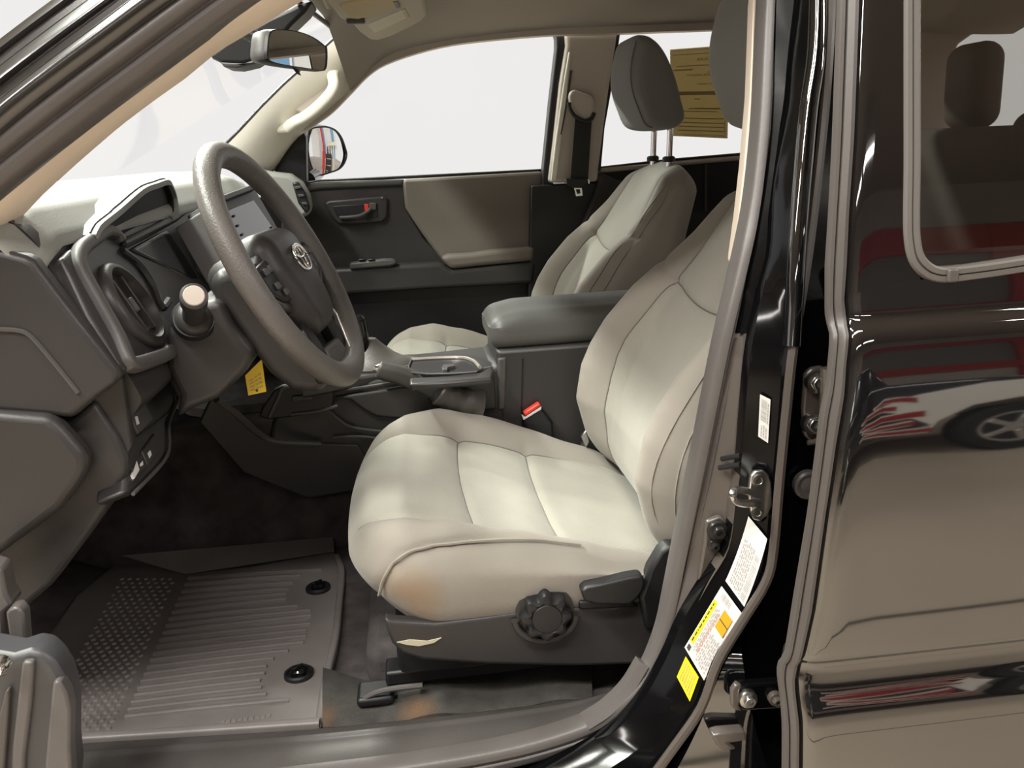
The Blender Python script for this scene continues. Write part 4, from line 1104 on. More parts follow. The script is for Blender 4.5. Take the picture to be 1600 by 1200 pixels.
def copy_tree(o, parent=None):
    c = o.copy(); COL.objects.link(c)
    c.parent = parent
    for ch in list(o.children): copy_tree(ch, c)
    return c
drv = build_seat('front_seat', 'grey cloth driver seat beside the open door, with round height knob', 'front seats')
pas = copy_tree(drv)
pas['label'] = 'grey cloth passenger seat beyond the centre console'
pas.location = drv.location + V((.016, .74, .012))
for ch in list(pas.children):
    if ch.name.split('.')[0] in ('height_knob', 'knob_well', 'knob_well_rim', 'scuff_mark', 'recline_lever', 'lever_slot'):
        bpy.data.objects.remove(ch)

# driver belt buckle
bkl = thing('belt_buckle', 'black seat belt buckle with red release button beside driver seat', 'buckle', tuple(P(845, 665, 1.56)))
plate('body', [(815, 654), (843, 634), (864, 660), (866, 700), (835, 700)], 1.560, .015, 'plastic_black', bkl, bevel=.005)
plate('release_button', [(818, 646), (842, 630), (846, 634), (821, 651)], 1.556, .016, 'red_button', bkl, bevel=.002)
plate('button_edge', [(816, 651), (820, 652), (846, 635), (846, 640), (818, 657)], 1.557, .016, 'white_label', bkl, bevel=.001)
bg2 = thing('seat_bracket', 'small steel belt bracket peeking out behind the driver cushion', 'bracket', tuple(P(915, 690, 1.52)))
plate('tab', [(908, 682), (916, 672), (922, 690), (916, 700)], 1.52, .01, 'steel', bg2, bevel=.002)

# =================================================================== DASHBOARD
# the rear face of the dash: a plane through F0 containing y and DD
F0 = V((-.41, 0, 1.335)); DD = V((.084, 0, -.175)).normalized(); FN = V((.175, .0, .084)).normalized()
def PF(px, py, off=0.0):
    d = ray(px, py); q = F0 + FN * off
    return CAM + d * ((q - CAM).dot(FN) / d.dot(FN))
def fplate(name, pix, off, thick, m, parent, bevel=.003, sm=0, **k):
    pts = [PF(*p, off) for p in pix]
    if sm: pts = [V(q) for q in cm([tuple(p) for p in pts], sm, True)]
    return prism(name, pts, FN * -thick, m, parent, bevel, **k)
db = thing('dashboard', 'charcoal dashboard with pale lit top pad and round air vent', 'dashboard', (-.6, 1.67, 1.0))
prof = [(-.98, 1.27), (-.86, 1.35), (-.72, 1.382), (-.58, 1.392), (-.48, 1.388), (-.435, 1.372), (-.412, 1.345), (-.40, 1.31), (-.335, 1.172), (-.335, 1.14), (-.37, 1.11), (-.44, 1.05), (-.50, .96), (-.64, .93), (-.98, .93)]
prf = cm(prof, 3)
secs = []
for y in np.linspace(1.062, 2.325, 30):
    s = (y - 1.67) / .65
    sh = .035 * (y - 1.04) / 1.29
    secs.append([V((p[0] + sh * (1 if p[0] > -.6 else 0) - .10 * (1 - s * s) * float(sstep(-.6, -.95, p[0])), y, p[1] - .012 * float(sstep(.82, 1.0, abs(s))) * (p[1] > 1.3))) for p in prf])
v, f = loft(secs)
bo = mk('body', v, f, 'plastic', db, ang=35)
# top pad: a separate skin, windshield light on it put into the paler colour
def pad(u, w_):
    y = 1.019 + 1.301 * w_; s = (y - 1.67) / .65; sh = .035 * (y - 1.04) / 1.29
    tp = [(-.98, 1.275), (-.86, 1.356), (-.72, 1.388), (-.58, 1.398), (-.48, 1.394), (-.433, 1.376), (-.408, 1.345), (-.404, 1.335)]
    i = u * (len(tp) - 1); k = min(len(tp) - 2, int(i)); t_ = i - k
    x = tp[k][0] + (tp[k + 1][0] - tp[k][0]) * t_; z = tp[k][1] + (tp[k + 1][1] - tp[k][1]) * t_
    return (x + sh * (1 if x > -.6 else 0) - .10 * (1 - s * s) * float(sstep(-.6, -.95, x)), y, z - .012 * float(sstep(.82, 1.0, s)) - .034 * float(sstep(1.10, 1.018, y)))
sheet('top_pad', pad, list(np.linspace(0, 1, 36)), list(np.linspace(0, 1, 30)), 'plastic_pad', db, thick=(0, 0, -.004), ang=50)
for k in range(3): box('defroster_slot', (-.500 - k * .02, 1.075, 1.386), (.012, .09, .004), 'plastic_black', db, .001, M=None)
# near end cap and lower covers
plate('end_cap', [(-60, 375), (0, 390), (38, 400), (52, 408), (60, 420), (120, 498), (184, 578), (186, 588), (180, 600), (150, 622), (112, 655), (78, 652), (-60, 640)], 1.018, .03, 'plastic', db, bevel=.008, segs=3)
tube('cap_groove', cm([tuple(P(*p, 1.017)) for p in [(-60, 514), (0, 515), (30, 517), (48, 526), (80, 562), (122, 614)]], 4), .0028, 'plastic_mid', db, n=6)
plate('fuse_cover', [(-60, 640), (76, 650), (98, 672), (125, 703), (134, 718), (133, 738), (122, 758), (95, 796), (40, 838), (-60, 910)], 1.006, .03, 'plastic', db, bevel=.010, segs=3)
plate('knee_panel', [(112, 655), (144, 626), (160, 650), (184, 685), (197, 715), (198, 738), (186, 768), (160, 806), (120, 862), (80, 915), (40, 950), (-60, 990), (-60, 690), (60, 680)], 1.040, .06, 'plastic', db, bevel=.008, segs=3)
plate('cap_backing', [(60, 560), (190, 590), (205, 700), (150, 790), (40, 800)], 1.050, .02, 'plastic', db, bevel=.002)
# band of trim between end cap and vent
fplate('vent_surround', [(58, 412), (92, 386), (160, 352), (190, 366), (252, 460), (282, 545), (262, 566), (196, 584), (186, 582), (62, 425)], -.012, .03, 'plastic_mid', db, .004)
bz_ = fplate('vent_bezel', [(97, 402), (108, 390), (135, 374), (163, 361), (176, 364), (187, 374), (190, 384), (214, 416), (242, 458), (262, 505), (274, 540), (268, 553), (240, 566), (212, 576), (196, 578), (187, 570), (140, 490), (112, 430)], .010, .035, 'plastic', db, .006, segs=3)
sweep('bezel_rim', cm([tuple(PF(*p, .012)) for p in [(188, 378), (178, 366), (163, 362), (146, 374), (128, 388), (122, 404), (128, 426), (152, 470), (182, 524), (196, 556), (206, 570), (232, 564), (262, 552), (272, 540)]], 4), rrect(.009, .009, .006), 'plastic_mid', bz_, out=tuple(FN))  # lip in paler plastic, its highlight is put into the colour
vc = PF(205, 478, .012)
Mv = frame(vc, (0, 1, 0), -DD)
vent = lathe('air_vent', [(.060, -.006), (.060, .004), (.055, .010), (.050, .011), (.047, .006), (.045, -.002), (.043, -.012), (.030, -.014)], Mv, 'plastic', db, n=40)
lathe('vent_vane', [(.041, -.010), (.040, -.003), (.037, .0), (.034, -.003), (.015, -.006), (.001, -.006)], Mv, 'plastic', vent, n=36, fn=None)
for k in (-.5, .5): box('vent_slat', (k * .034, 0, .0), (.004, .075, .012), 'plastic', vent, .001, M=Mv)
box('vent_tab', (0, 0, .002), (.012, .02, .008), 'plastic_mid', vent, .002, M=Mv)
# switch panel below the vent
SN = V((.95, -.02, .30)).normalized(); S0 = P(205, 690, 1.10)
def PSW(px, py, off=0.0):
    d = ray(px, py); q = S0 + SN * off
    return CAM + d * ((q - CAM).dot(SN) / d.dot(SN))
def swp(name, pix, off, th, m, parent, bevel=.002, **k): return prism(name, [PSW(*p, off) for p in pix], SN * -th, m, parent, bevel, **k)
swpn = swp('switch_panel', [(146, 624), (178, 612), (230, 585), (255, 575), (266, 590), (277, 618), (276, 630), (264, 660), (264, 702), (250, 728), (208, 772), (196, 770), (200, 735), (192, 695), (170, 655)], 0, .04, 'plastic', db, .006, segs=3)
swp('blank_switch', [(200, 644), (224, 620), (240, 655), (217, 678)], .004, .012, 'plastic_mid', swpn)
swp('switch_mark', [(211, 651), (215, 650), (218, 662), (214, 664)], .0045, .003, 'white_label', swpn, 0)
swp('panel_divider', [(205, 688), (270, 640), (272, 643), (206, 692)], .002, .004, 'plastic_black', swpn, 0)
b1 = swp('lock_switch', [(222, 704), (242, 676), (252, 702), (232, 728)], .003, .01, 'plastic', swpn)
swp('switch_mark', [(231, 708), (235, 703), (237, 710), (234, 716)], .0036, .003, 'white_label', b1, 0)
b2 = swp('mirror_switch', [(206, 730), (220, 706), (230, 730), (210, 752)], .003, .01, 'plastic', swpn)
swp('switch_mark', [(207, 742), (214, 720), (218, 734), (210, 748)], .0036, .003, 'white_label', b2, 0)
swp('switch_mark', [(219, 725), (223, 720), (224, 726), (220, 729)], .0036, .003, 'white_label', b2, 0)
tube('panel_edge', cm([tuple(PSW(*p, .003)) for p in [(255, 575), (266, 590), (277, 618), (276, 630), (264, 660), (264, 702), (250, 728), (208, 772)]], 3), .0025, 'plastic_mid', swpn, n=6, out=(1, 0, 0))

# instrument hood
HX = -.385
rimp = [(150, 366), (155, 356), (162, 347), (190, 325), (225, 295), (247, 286), (264, 281), (271, 290), (277, 308), (277.5, 327), (270, 337)]
arch = [PX(*p, HX) for p in cm(rimp, 4)]
by0, by1 = arch[0].y, arch[-1].y
def hood(u, w_, inset=0.0):
    i = w_ * (len(arch) - 1); k = min(len(arch) - 2, int(i)); t_ = i - k
    p = arch[k].lerp(arch[k + 1], t_)
    base = 1.388
    x = HX - .40 * u
    z = p.z + .010 * math.sin(math.pi * min(1, u * 2.2)) * (p.z > 1.36)
    fall = float(sstep(.10, 1.0, u))
    zt = base - .004 - .03 * float(sstep(.8, 1, u))
    z = z + (zt - z) * fall if z > zt else z
    y = p.y
    c = V((0, (by0 + by1) / 2, 1.30))
    if inset:
        d = (V((0, y, z)) - c); L_ = d.length; d = d * ((L_ - inset) / L_); y = c.y + d.y; z = c.z + d.z
    return V((x, y, z))
sheet('instrument_hood', hood, list(np.linspace(0, 1, 26)), list(np.linspace(0, 1, 41)), 'plastic_pad', db, thick=(0, .002, -.008), ang=60)
sheet('hood_lining', lambda u, w_: hood(u * .55 + .012, w_, .010), list(np.linspace(0, 1, 12)), list(np.linspace(0, 1, 41)), 'plastic_black', db, thick=(0, 0, -.003), ang=60)
tube('hood_stitch', [hood(.02, w_) + V((0, 0, .001)) for w_ in np.linspace(.02, .98, 40)], .0012, 'plastic_black', db, n=5, out=(1, 0, 0))
prism('cluster_lens', [PX(*p, -.398) for p in [(154, 368), (160, 356), (190, 331), (226, 301), (247, 292), (262, 288), (269, 296), (274, 312), (274, 330), (262, 342), (225, 362), (190, 380)]], (-.03, 0, 0), 'cavity', db, .002)  # black plate fills the arch, its colour gives the shade under the hood
# trim beam under the hood and gauge face below it
fplate('trim_beam', [(192, 372), (240, 350), (276, 330), (312, 300), (316, 316), (280, 344), (240, 366), (200, 386)], .018, .03, 'plastic_black', db, .005)
fplate('beam_highlight', [(272, 326), (312, 299), (313, 306), (276, 333)], .020, .02, 'trim_silver', db, .002)
fplate('gauge_lens', [(205, 388), (285, 342), (312, 316), (345, 400), (352, 430), (318, 440), (300, 436)], .010, .02, 'lens', db, .004)
fplate('gauge_bezel', [(286, 352), (300, 345), (330, 420), (318, 432), (310, 420)], .013, .01, 'plastic_mid', db, .003)
# column surround ring right of the vent
tube('column_bezel', cm([tuple(PF(*p, .012)) for p in [(190, 392), (215, 412), (240, 450), (252, 480), (262, 470)]], 4), .006, 'plastic', db, n=8, out=(1, 0, 0))
# centre screen with its button columns
FN_, F0_ = FN.copy(), F0.copy()
_sc = P(392, 350, 1.67)
FN = V((.88, -.10, .46)).normalized(); F0 = _sc      # the screen is turned a little towards the driver
scr = fplate('touch_screen', [(328, 322), (398, 294), (450, 384), (456, 402), (390, 420), (378, 410)], .0, .07, 'plastic_mid', db, .003)
fplate('screen_glass', [(352, 330), (396, 312), (442, 378), (446, 392), (398, 402), (384, 392)], .0015, .004, 'screen', scr, .001)
fplate('screen_brow', [(338, 308), (398, 286), (401, 295), (342, 318)], .012, .06, 'plastic_black', db, .003)
for c_ in ((366, 337), (372, 352), (379, 366), (386, 380), (425, 355), (429, 365)):
    q_ = PF(*c_, .0025); box('screen_button', (0, 0, 0), (.012, .004, .002), 'plastic_black', scr, 0, M=frame(q_, (0, 1, 0), -DD))
lathe('tuning_knob', [(.009, 0), (.009, .012), (.007, .014), (.001, .014)], frame(PF(437, 372, .002), (0, 1, 0), -DD), 'chrome', scr, n=20)
FN, F0 = FN_, F0_
# far end vent and rounded dash end
fe = [(395, 262), (420, 268), (452, 272), (470, 285), (482, 305), (486, 328), (478, 340), (455, 340), (430, 320), (400, 300)]
prism('far_vent_housing', [P(*p, 2.25) for p in fe], (0, .07, 0), 'plastic_pad', db, .012, segs=3)
fv = prism('far_vent', [P(*p, 2.238) for p in [(456, 285), (466, 284), (478, 302), (484, 326), (478, 334), (466, 318)]], (0, .02, 0), 'plastic_black', db, .004)
for k in range(3):
    prism('vent_slat', [P(*p, 2.234) for p in [(459 + 6 * k, 292 + 12 * k), (469 + 5 * k, 290 + 13 * k), (471 + 5 * k, 294 + 13 * k), (461 + 6 * k, 296 + 12 * k)]], (0, .008, 0), 'plastic_mid', fv, .001)
fplate('glove_box', [(455, 345), (490, 340), (480, 470), (450, 480)], .004, .02, 'plastic_black', db, .004)

# =================================================================== STEERING COLUMN AND WHEEL
sc = thing('steering_column', 'dark steering column cover with a light switch stalk', 'steering column', tuple(P(360, 540, 1.25)))
plate('knee_cover', [(258, 520), (275, 500), (300, 476), (345, 468), (362, 505), (399, 552), (385, 580), (345, 622), (300, 640), (274, 656), (279, 618), (258, 576)], 1.19, .22, 'plastic', sc, bevel=.018, segs=4)
plate('shroud', [(322, 438), (340, 424), (362, 418), (410, 460), (470, 535), (520, 590), (500, 618), (455, 612), (420, 585), (390, 545), (358, 500), (334, 470)], 1.205, .19, 'plastic', sc, bevel=.022, segs=4)
st = P(303, 498, 1.19); tip = P(303, 462, 1.105)
ax = (tip - st); Mst = frame(st, (1, 0, 0), ax.cross(V((1, 0, 0)))) if False else None
zax = ax.normalized(); xax = V((1, 0, 0)) - zax * zax.x; Mst = frame(st, xax, zax.cross(xax.normalized()))
sk_ = lathe('stalk', [(.024, -.012), (.024, .006), (.020, .012), (.0145, .014), (.0135, .05), (.0135, ax.length * .72), (.0165, ax.length * .74), (.0165, ax.length * .98), (.013, ax.length), (.001, ax.length)], Mst, 'plastic', sc, n=28)
lathe('stalk_ring', [(.027, -.014), (.029, -.004), (.026, .004), (.022, .004)], Mst, 'plastic_black', sc, n=28)
lathe('stalk_cap', [(.0128, 0), (.012, .0015), (.001, .002)], Mst @ Matrix.Translation(V((0, 0, ax.length))), 'pillar_grey', sk_, n=24)
yt = thing('warning_tag', 'yellow hanging paper tag below the steering column', 'tag', tuple(P(400, 590, 1.24)))
qy = [(383, 587), (409, 561), (416, 612), (388, 618)]
plate('paper', qy, 1.235, .001, 'yellow_tag', yt)
qm = quadmap(qy, (1.234,) * 4)
v = []; fcs = []
for i, vv_ in enumerate((.36, .5, .64, .78)):
    for u0, u1 in ((.15, .4), (.48, .62), (.68, .86)):
        n = len(v); v += [qm(u0, vv_), qm(u1, vv_), qm(u1, vv_ + .05), qm(u0, vv_ + .05)]; fcs.append((n, n + 1, n + 2, n + 3))
mk('lettering', v, fcs, 'visor_cover', yt, smooth=False)
lathe('hole', [(.002, 0), (.001, .0002)], frame(qm(.5, .88), (1, 0, 0), (0, 0, 1)), 'print_dark', yt, n=10)

sw = thing('steering_wheel', 'dark grey steering wheel with chrome oval emblem', 'steering wheel', (-.176, 1.3, 1.269))
tw, tt = -.131, .448
Rz = Matrix.Rotation(tw, 3, 'Z')
dn = Rz @ V((math.sin(tt), 0, -math.cos(tt))); la = Rz @ V((0, 1, 0))
MW = frame((-.176, 1.3, 1.269), la, -dn)
NR = 72
pr_ = [(.0185 * math.cos(a), .0165 * math.sin(a)) for a in np.linspace(0, 2 * math.pi, 18, endpoint=False)]
secs = []
for i in range(NR):
    a = 2 * math.pi * i / NR
    secs.append([MW @ V(((.1735 + p[0]) * math.cos(a), (.1735 + p[0]) * math.sin(a), p[1])) for p in pr_])
secs.append(secs[0])
v, f = loft(secs, True, False); mk('rim', v, f, 'leather', sw)
# airbag pad
v, f = softbox((-.085, -.105, -.05), (.085, .058, .018), .03, .007)
v[:, 0] *= np.interp(v[:, 1], [-.105, -.06, 0, .058], [.52, .80, 1.0, .92])
v[:, 2] += .008 * np.exp(-(v[:, 0] / .05) ** 2 - ((v[:, 1] + .02) / .05) ** 2) * (v[:, 2] > -.01)
mk('airbag_pad', [MW @ V(p) for p in v], f, 'plastic', sw)
v, f = softbox((-.06, -.07, -.10), (.06, .05, -.03), .03, .012); mk('hub', [MW @ V(p) for p in v], f, 'plastic', sw)
def spoke(nm, pts, th, m, z=-.004, bev=.005):
    return prism(nm, [MW @ V((p[0], p[1], z)) for p in pts], (MW @ V((0, 0, -th)) - MW @ V((0, 0, 0))), m, sw, bev, segs=3)
for s in (-1, 1):
    sp_ = spoke('side_spoke', [(s * .07, .035), (s * .10, .022), (s * .165, .022), (s * .168, -.03), (s * .12, -.045), (s * .07, -.06)], .022, 'plastic', 0)
    sp2 = spoke('switch_pod', [(s * .082, .020), (s * .138, .014), (s * .135, -.024), (s * .10, -.040), (s * .076, -.045)], .012, 'plastic_black', .006, .004)
    for k, (bx_, by_) in enumerate(((.095, .006), (.118, .004), (.106, -.018), (.088, -.03))):
        c_ = MW @ V((s * bx_, by_, .008)); o_ = box('switch', (s * bx_, by_, .008), (.016, .010, .005), 'plastic_mid', sp2, .002, M=MW)
    spoke('pod_trim', [(s * .140, .016), (s * .150, .012), (s * .148, -.03), (s * .104, -.052), (s * .098, -.045), (s * .136, -.026)], .012, 'plastic_mid', .004, .003)
    spoke('lower_spoke', [(s * .045, -.07), (s * .075, -.085), (s * .095, -.158), (s * .06, -.172), (s * .040, -.13)], .02, 'plastic_black', -.002)
    if s > 0: sweep('spoke_bracket', [MW @ V(q_) for q_ in [(s * .068, -.070, .004), (s * .074, -.098, .006), (s * .060, -.122, .006), (s * .050, -.150, .004)]], rrect(.002, .002, .0015), 'trim_silver', sw, out=tuple(MW.to_3x3() @ V((0, 0, 1))))
spoke('lower_cover', [(-.04, -.125), (.04, -.125), (.055, -.168), (.0, -.176), (-.055, -.168)], .02, 'plastic_mid', .0)
em = thing('t', 'x', 'x') if False else None
def ell(rx, ry, cx_=0, cy_=0, n=36): return [MW @ V((cx_ + rx * math.cos(a), cy_ + ry * math.sin(a), .0265)) for a in np.linspace(0, 2 * math.pi, n, endpoint=False)]
wn = tuple(MW.to_3x3() @ V((0, 0, 1)))
eb = prism('emblem_disc', [p - V(wn) * .003 for p in ell(.031, .0215)], tuple(-V(wn) * .008), 'plastic_black', sw, 0)
for rx, ry, cy_ in ((.0295, .020, 0), (.0085, .0185, -.0005), (.020, .0085, .0085)):
    sweep('emblem_ring', ell(rx, ry, 0, cy_), rrect(.0016, .0016, .001, 2), 'chrome', eb, out=wn, closed=True)

# =================================================================== CENTRE CONSOLE
cc = thing('center_console', 'dark grey centre console with padded armrest and cup holder tray', 'console', (.1, YC, .72))
plate('side_body', [(418, 700), (424, 660), (432, 632), (446, 616), (500, 609), (545, 598), (600, 592), (690, 583), (775, 573), (779, 558), (940, 548), (948, 720), (700, 740), (500, 730)], 1.580, .185, 'plastic', cc, bevel=.012, segs=3)
plate('side_step', [(520, 622), (545, 617), (640, 602), (772, 584), (776, 640), (700, 650), (620, 655), (588, 652), (566, 640), (548, 626)], 1.570, .02, 'plastic', cc, bevel=.006, segs=3)
tube('side_line', cm([tuple(P(*p, 1.573)) for p in [(500, 612), (548, 608), (640, 594), (735, 580), (768, 574)]], 4), .003, 'plastic_mid', cc, n=6)
tube('side_line', cm([tuple(P(*p, 1.571)) for p in [(512, 640), (530, 656), (552, 668), (600, 674), (640, 672)]], 4), .0025, 'plastic_mid', cc, n=6)
tube('side_line', cm([tuple(P(*p, 1.571)) for p in [(520, 684), (560, 682), (590, 685)]], 4), .0025, 'plastic_mid', cc, n=6)
# lip running from the dash down to the carpet
tube('tunnel_lip', cm([tuple(P(*p)) for p in [(338, 624, 1.42), (372, 650, 1.46), (402, 676, 1.52), (430, 690, 1.54), (500, 694, 1.57)]], 4), .006, 'plastic_mid', cc, n=8)
plate('tunnel_cover', [(330, 618), (372, 648), (402, 674), (430, 690), (560, 694), (600, 760), (480, 780), (380, 740), (310, 660)], 1.575, .02, 'plastic', cc, bevel=.004)
# storage bin: a flat black plate gives the dark of its opening
sbx = plate('storage_bin', [(404, 652), (410, 636), (428, 610), (440, 604), (500, 596), (520, 598), (520, 640), (470, 650), (420, 656)], 1.560, .02, 'plastic_black', cc, bevel=.003)
tube('bin_lip', cm([tuple(P(*p, 1.558)) for p in [(421, 652), (436, 620), (446, 606), (500, 596)]], 3), .004, 'plastic_mid', sbx, n=6)
tube('bin_edge', cm([tuple(P(*p, 1.558)) for p in [(455, 648), (500, 642), (528, 634)]], 3), .003, 'plastic_mid', sbx, n=6)
box('bin_shelf', P(472, 622, 1.557), (.035, .004, .010), 'plastic_mid', sbx, .002)
# top tray
ZT = 1.030
tp = [PZ(*p, ZT) for p in [(470, 606), (545, 592), (600, 584), (690, 580), (768, 575), (772, 566), (745, 556), (690, 552), (640, 553), (590, 556), (520, 566)]]
prism('top_tray', tp, (0, 0, -.02), 'plastic', cc, .004)
ch_ = [(642, 582), (640, 566), (644, 561), (690, 558), (722, 558), (738, 562), (750, 572), (750, 579), (738, 582), (690, 584)]
prism('cup_well', [PZ(*p, ZT + .006) for p in ch_], (0, 0, -.012), 'plastic_black', cc, .002)
tube('well_rim', cm([tuple(PZ(*p, ZT + .008)) for p in [(643, 562), (690, 559), (722, 559), (740, 564), (750, 574)]], 4), .0035, 'trim_silver', cc, n=8, out=(0, 0, 1))
tube('well_edge', cm([tuple(PZ(*p, ZT + .008)) for p in [(643, 562), (641, 582), (700, 584), (745, 581)]], 2), .002, 'plastic_mid', cc, n=6, out=(0, 0, 1))
prism('cup_divider', [PZ(*p, ZT + .012) for p in [(690, 574), (693, 569), (710, 568), (711, 571), (700, 573), (699, 577), (692, 577)]], (0, 0, -.008), 'plastic_mid', cc, .001)
prism('tray_bevel', [PZ(*p, ZT + .004) for p in [(640, 590), (700, 587), (750, 582), (766, 572), (772, 578), (768, 590), (700, 596), (640, 600)]], (0, 0, -.012), 'plastic', cc, .004)
# armrest
lo3 = P(770, 550, 1.58)
v, f = softbox((lo3.x - .004, 1.58, 1.056), (.46, 1.765, 1.122), .026, .008)
v[:, 2] += .006 * np.cos((v[:, 1] - 1.67) / .13 * 1.4) * (v[:, 2] > 1.1) - .010 * sstep(.2, .13, v[:, 0]) * (v[:, 2] > 1.1)
mk('armrest_lid', v, f, 'armrest_skin', cc)
box('armrest_box', (.30, 1.67, .93), (.32, .183, .26), 'plastic', cc, .008)
tube('box_seam', [P(817, 560, 1.578), P(815, 640, 1.578), P(818, 690, 1.578)], .0015, 'plastic_black', cc, n=5)
plate('front_post', [(778, 560), (792, 558), (790, 640), (778, 642)], 1.575, .02, 'plastic_mid', cc, bevel=.004)

gl_ = thing('gear_lever', 'black gear lever with leather boot behind the steering wheel', 'gear lever', tuple(P(565, 560, 1.65)))
kn_ = cm([tuple(P(*p, 1.65)) for p in [(568, 566), (566, 540), (562, 520), (558, 503), (556, 494)]], 4)
sweep('knob', kn_, rrect(.016, .018, .012), 'gloss_black', gl_, scale=list(np.interp(np.linspace(0, 1, len(kn_)), [0, .4, .8, 1], [.6, .9, 1.05, .7])))
b0 = P(592, 572, 1.65)
secs = []
for s_, (rx, ry, h_) in enumerate(((.075, .05, -.01), (.070, .046, .006), (.05, .036, .016), (.040, .03, .024), (.024, .02, .040), (.014, .014, .052))):
    secs.append([V((b0.x - .003 * s_ + rx * math.cos(a) * (1 + .06 * math.sin(5 * a + s_)), 1.66 + ry * math.sin(a), ZT + h_)) for a in np.linspace(0, 2 * math.pi, 24, endpoint=False)])
v, f = loft(secs); mk('boot', v, f, 'leather', gl_)
sweep('boot_frame', [V((b0.x + .078 * math.cos(a), 1.66 + .054 * math.sin(a), ZT + .002)) for a in np.linspace(0, 2 * math.pi, 28, endpoint=False)], rrect(.004, .003, .002), 'plastic_mid', gl_, out=(0, 0, 1), closed=True)
pbk = thing('parking_brake', 'grey parking brake lever lowered beside the console tray', 'brake lever', tuple(P(650, 600, 1.52)))
gp = cm([tuple(P(*p, 1.560)) for p in [(590, 577), (600, 580), (625, 586), (655, 597), (682, 610), (686, 612)]], 4)
sweep('grip', gp, rrect(.017, .016, .013), 'plastic_mid', pbk, scale=list(np.interp(np.linspace(0, 1, len(gp)), [0, .06, .5, 1], [.75, .95, 1.0, 1.02])))
tube('release_button', [P(584, 575, 1.560), P(592, 578, 1.560)], .006, 'chrome', pbk, n=12, out=(0, 0, 1))
tube('grip_catch', cm([tuple(P(*p, 1.560)) for p in [(588, 573), (600, 568), (608, 570), (606, 576)]], 3), .0022, 'chrome', pbk, n=8)
bp_ = cm([tuple(P(*p)) for p in [(682, 610, 1.560), (690, 616, 1.560), (704, 623, 1.565), (725, 630, 1.57), (750, 634, 1.575)]], 4)
sweep('boot', bp_, circ(.021, 14), 'leather', pbk, scale=[1 - .1 * math.sin(i * 1.5) + .5 * i / len(bp_) for i in range(len(bp_))])
sweep('boot_collar', bp_[:3], circ(.0225, 14), 'plastic', pbk)

# =================================================================== FLOOR MAT
fm = thing('floor_mat', 'black ribbed all-weather rubber mat on the driver floor', 'floor mat', tuple(PZ(330, 1000, .68)))
ZM = .682
outl = [(200, 866), (290, 897), (400, 884), (522, 862), (536, 885), (532, 940), (526, 1000), (514, 1060), (502, 1134), (380, 1142), (240, 1150), (110, 1158), (50, 1150), (40, 1080), (70, 1000), (120, 930)]
mp_ = [PZ(*p, ZM) for p in outl]
prism('base', mp_, (0, 0, -.006), 'rubber_mat', fm, .002)
# upturned toe flap
def flap(u, w_):
    a = PZ(290 + 232 * u, 897 - 35 * u, ZM); b = P(190 + 330 * u, 868 - 29 * u, a.y + .035)
    return a.lerp(b, w_)
sheet('toe_flap', flap, list(np.linspace(0, 1, 10)), list(np.linspace(0, 1, 6)), 'rubber_mat', fm, thick=(0, .004, -.004))
sweep('raised_edge', cm([tuple(PZ(*p, ZM)) for p in [(526, 872), (534, 895), (530, 945), (524, 1000), (510, 1062), (500, 1130)]], 4), rrect(.006, .008, .004), 'rubber_mat', fm, out=(0, 0, 1))
sweep('raised_edge', cm([tuple(PZ(*p, ZM)) for p in [(500, 1132), (380, 1140), (240, 1149), (110, 1156), (52, 1148)]], 4), rrect(.007, .008, .004), 'rubber_mat', fm, out=(0, 0, 1))
tips = [(502, 892), (469, 901), (457, 912), (451, 922), (447, 930), (446, 938), (465, 949), (485, 956), (486, 964), (485, 977), (478, 987), (478, 996), (474, 1006), (450, 1019), (427, 1031), (416, 1043), (413, 1054), (406, 1065), (408, 1076), (416, 1087), (451, 1096)]
for i, tpx in enumerate(tips):
    t_ = i / (len(tips) - 1)
    lx, ly = 294 - 98 * t_, 905 + 217 * t_ ** 1.02
    pth = [PZ(lx, ly, ZM), PZ((lx + tpx[0]) / 2, (ly + tpx[1]) / 2 - 1, ZM), PZ(tpx[0] - 8, tpx[1] + .5, ZM), PZ(*tpx, ZM - .001)]
    sweep('rib', pth, [(-.0042, -.002), (-.0034, .004), (-.0015, .0055), (.0015, .0055), (.0034, .004), (.0042, -.002)], 'rubber_mat', fm, out=(0, 0, 1))
vs_n = []; fs_n = []
for i in range(19):
    for j in range(14):
        py = 905 + 240 * (i + .5 * (j % 2)) / 19; xr = 285 - (py - 900) * .43 - 8
        xlft = 190 - (py - 900) * .55
        px = xlft + (xr - xlft) * (j + .5) / 14
        if px < 30: continue
        c_ = PZ(px, py, ZM); n0 = len(vs_n); r_ = .0048
        for k in range(8):
            a = k * math.pi / 4; vs_n.append((c_.x + r_ * math.cos(a), c_.y + r_ * math.sin(a), c_.z - .001))
        for k in range(8):
            a = k * math.pi / 4; vs_n.append((c_.x + r_ * .6 * math.cos(a), c_.y + r_ * .6 * math.sin(a), c_.z + .0028))
        for k in range(8): fs_n.append((n0 + k, n0 + (k + 1) % 8, n0 + 8 + (k + 1) % 8, n0 + 8 + k))
        fs_n.append(tuple(n0 + 8 + k for k in range(8)))
tag(mk('nubs', vs_n, fs_n, 'rubber_mat', fm), kind='stuff')
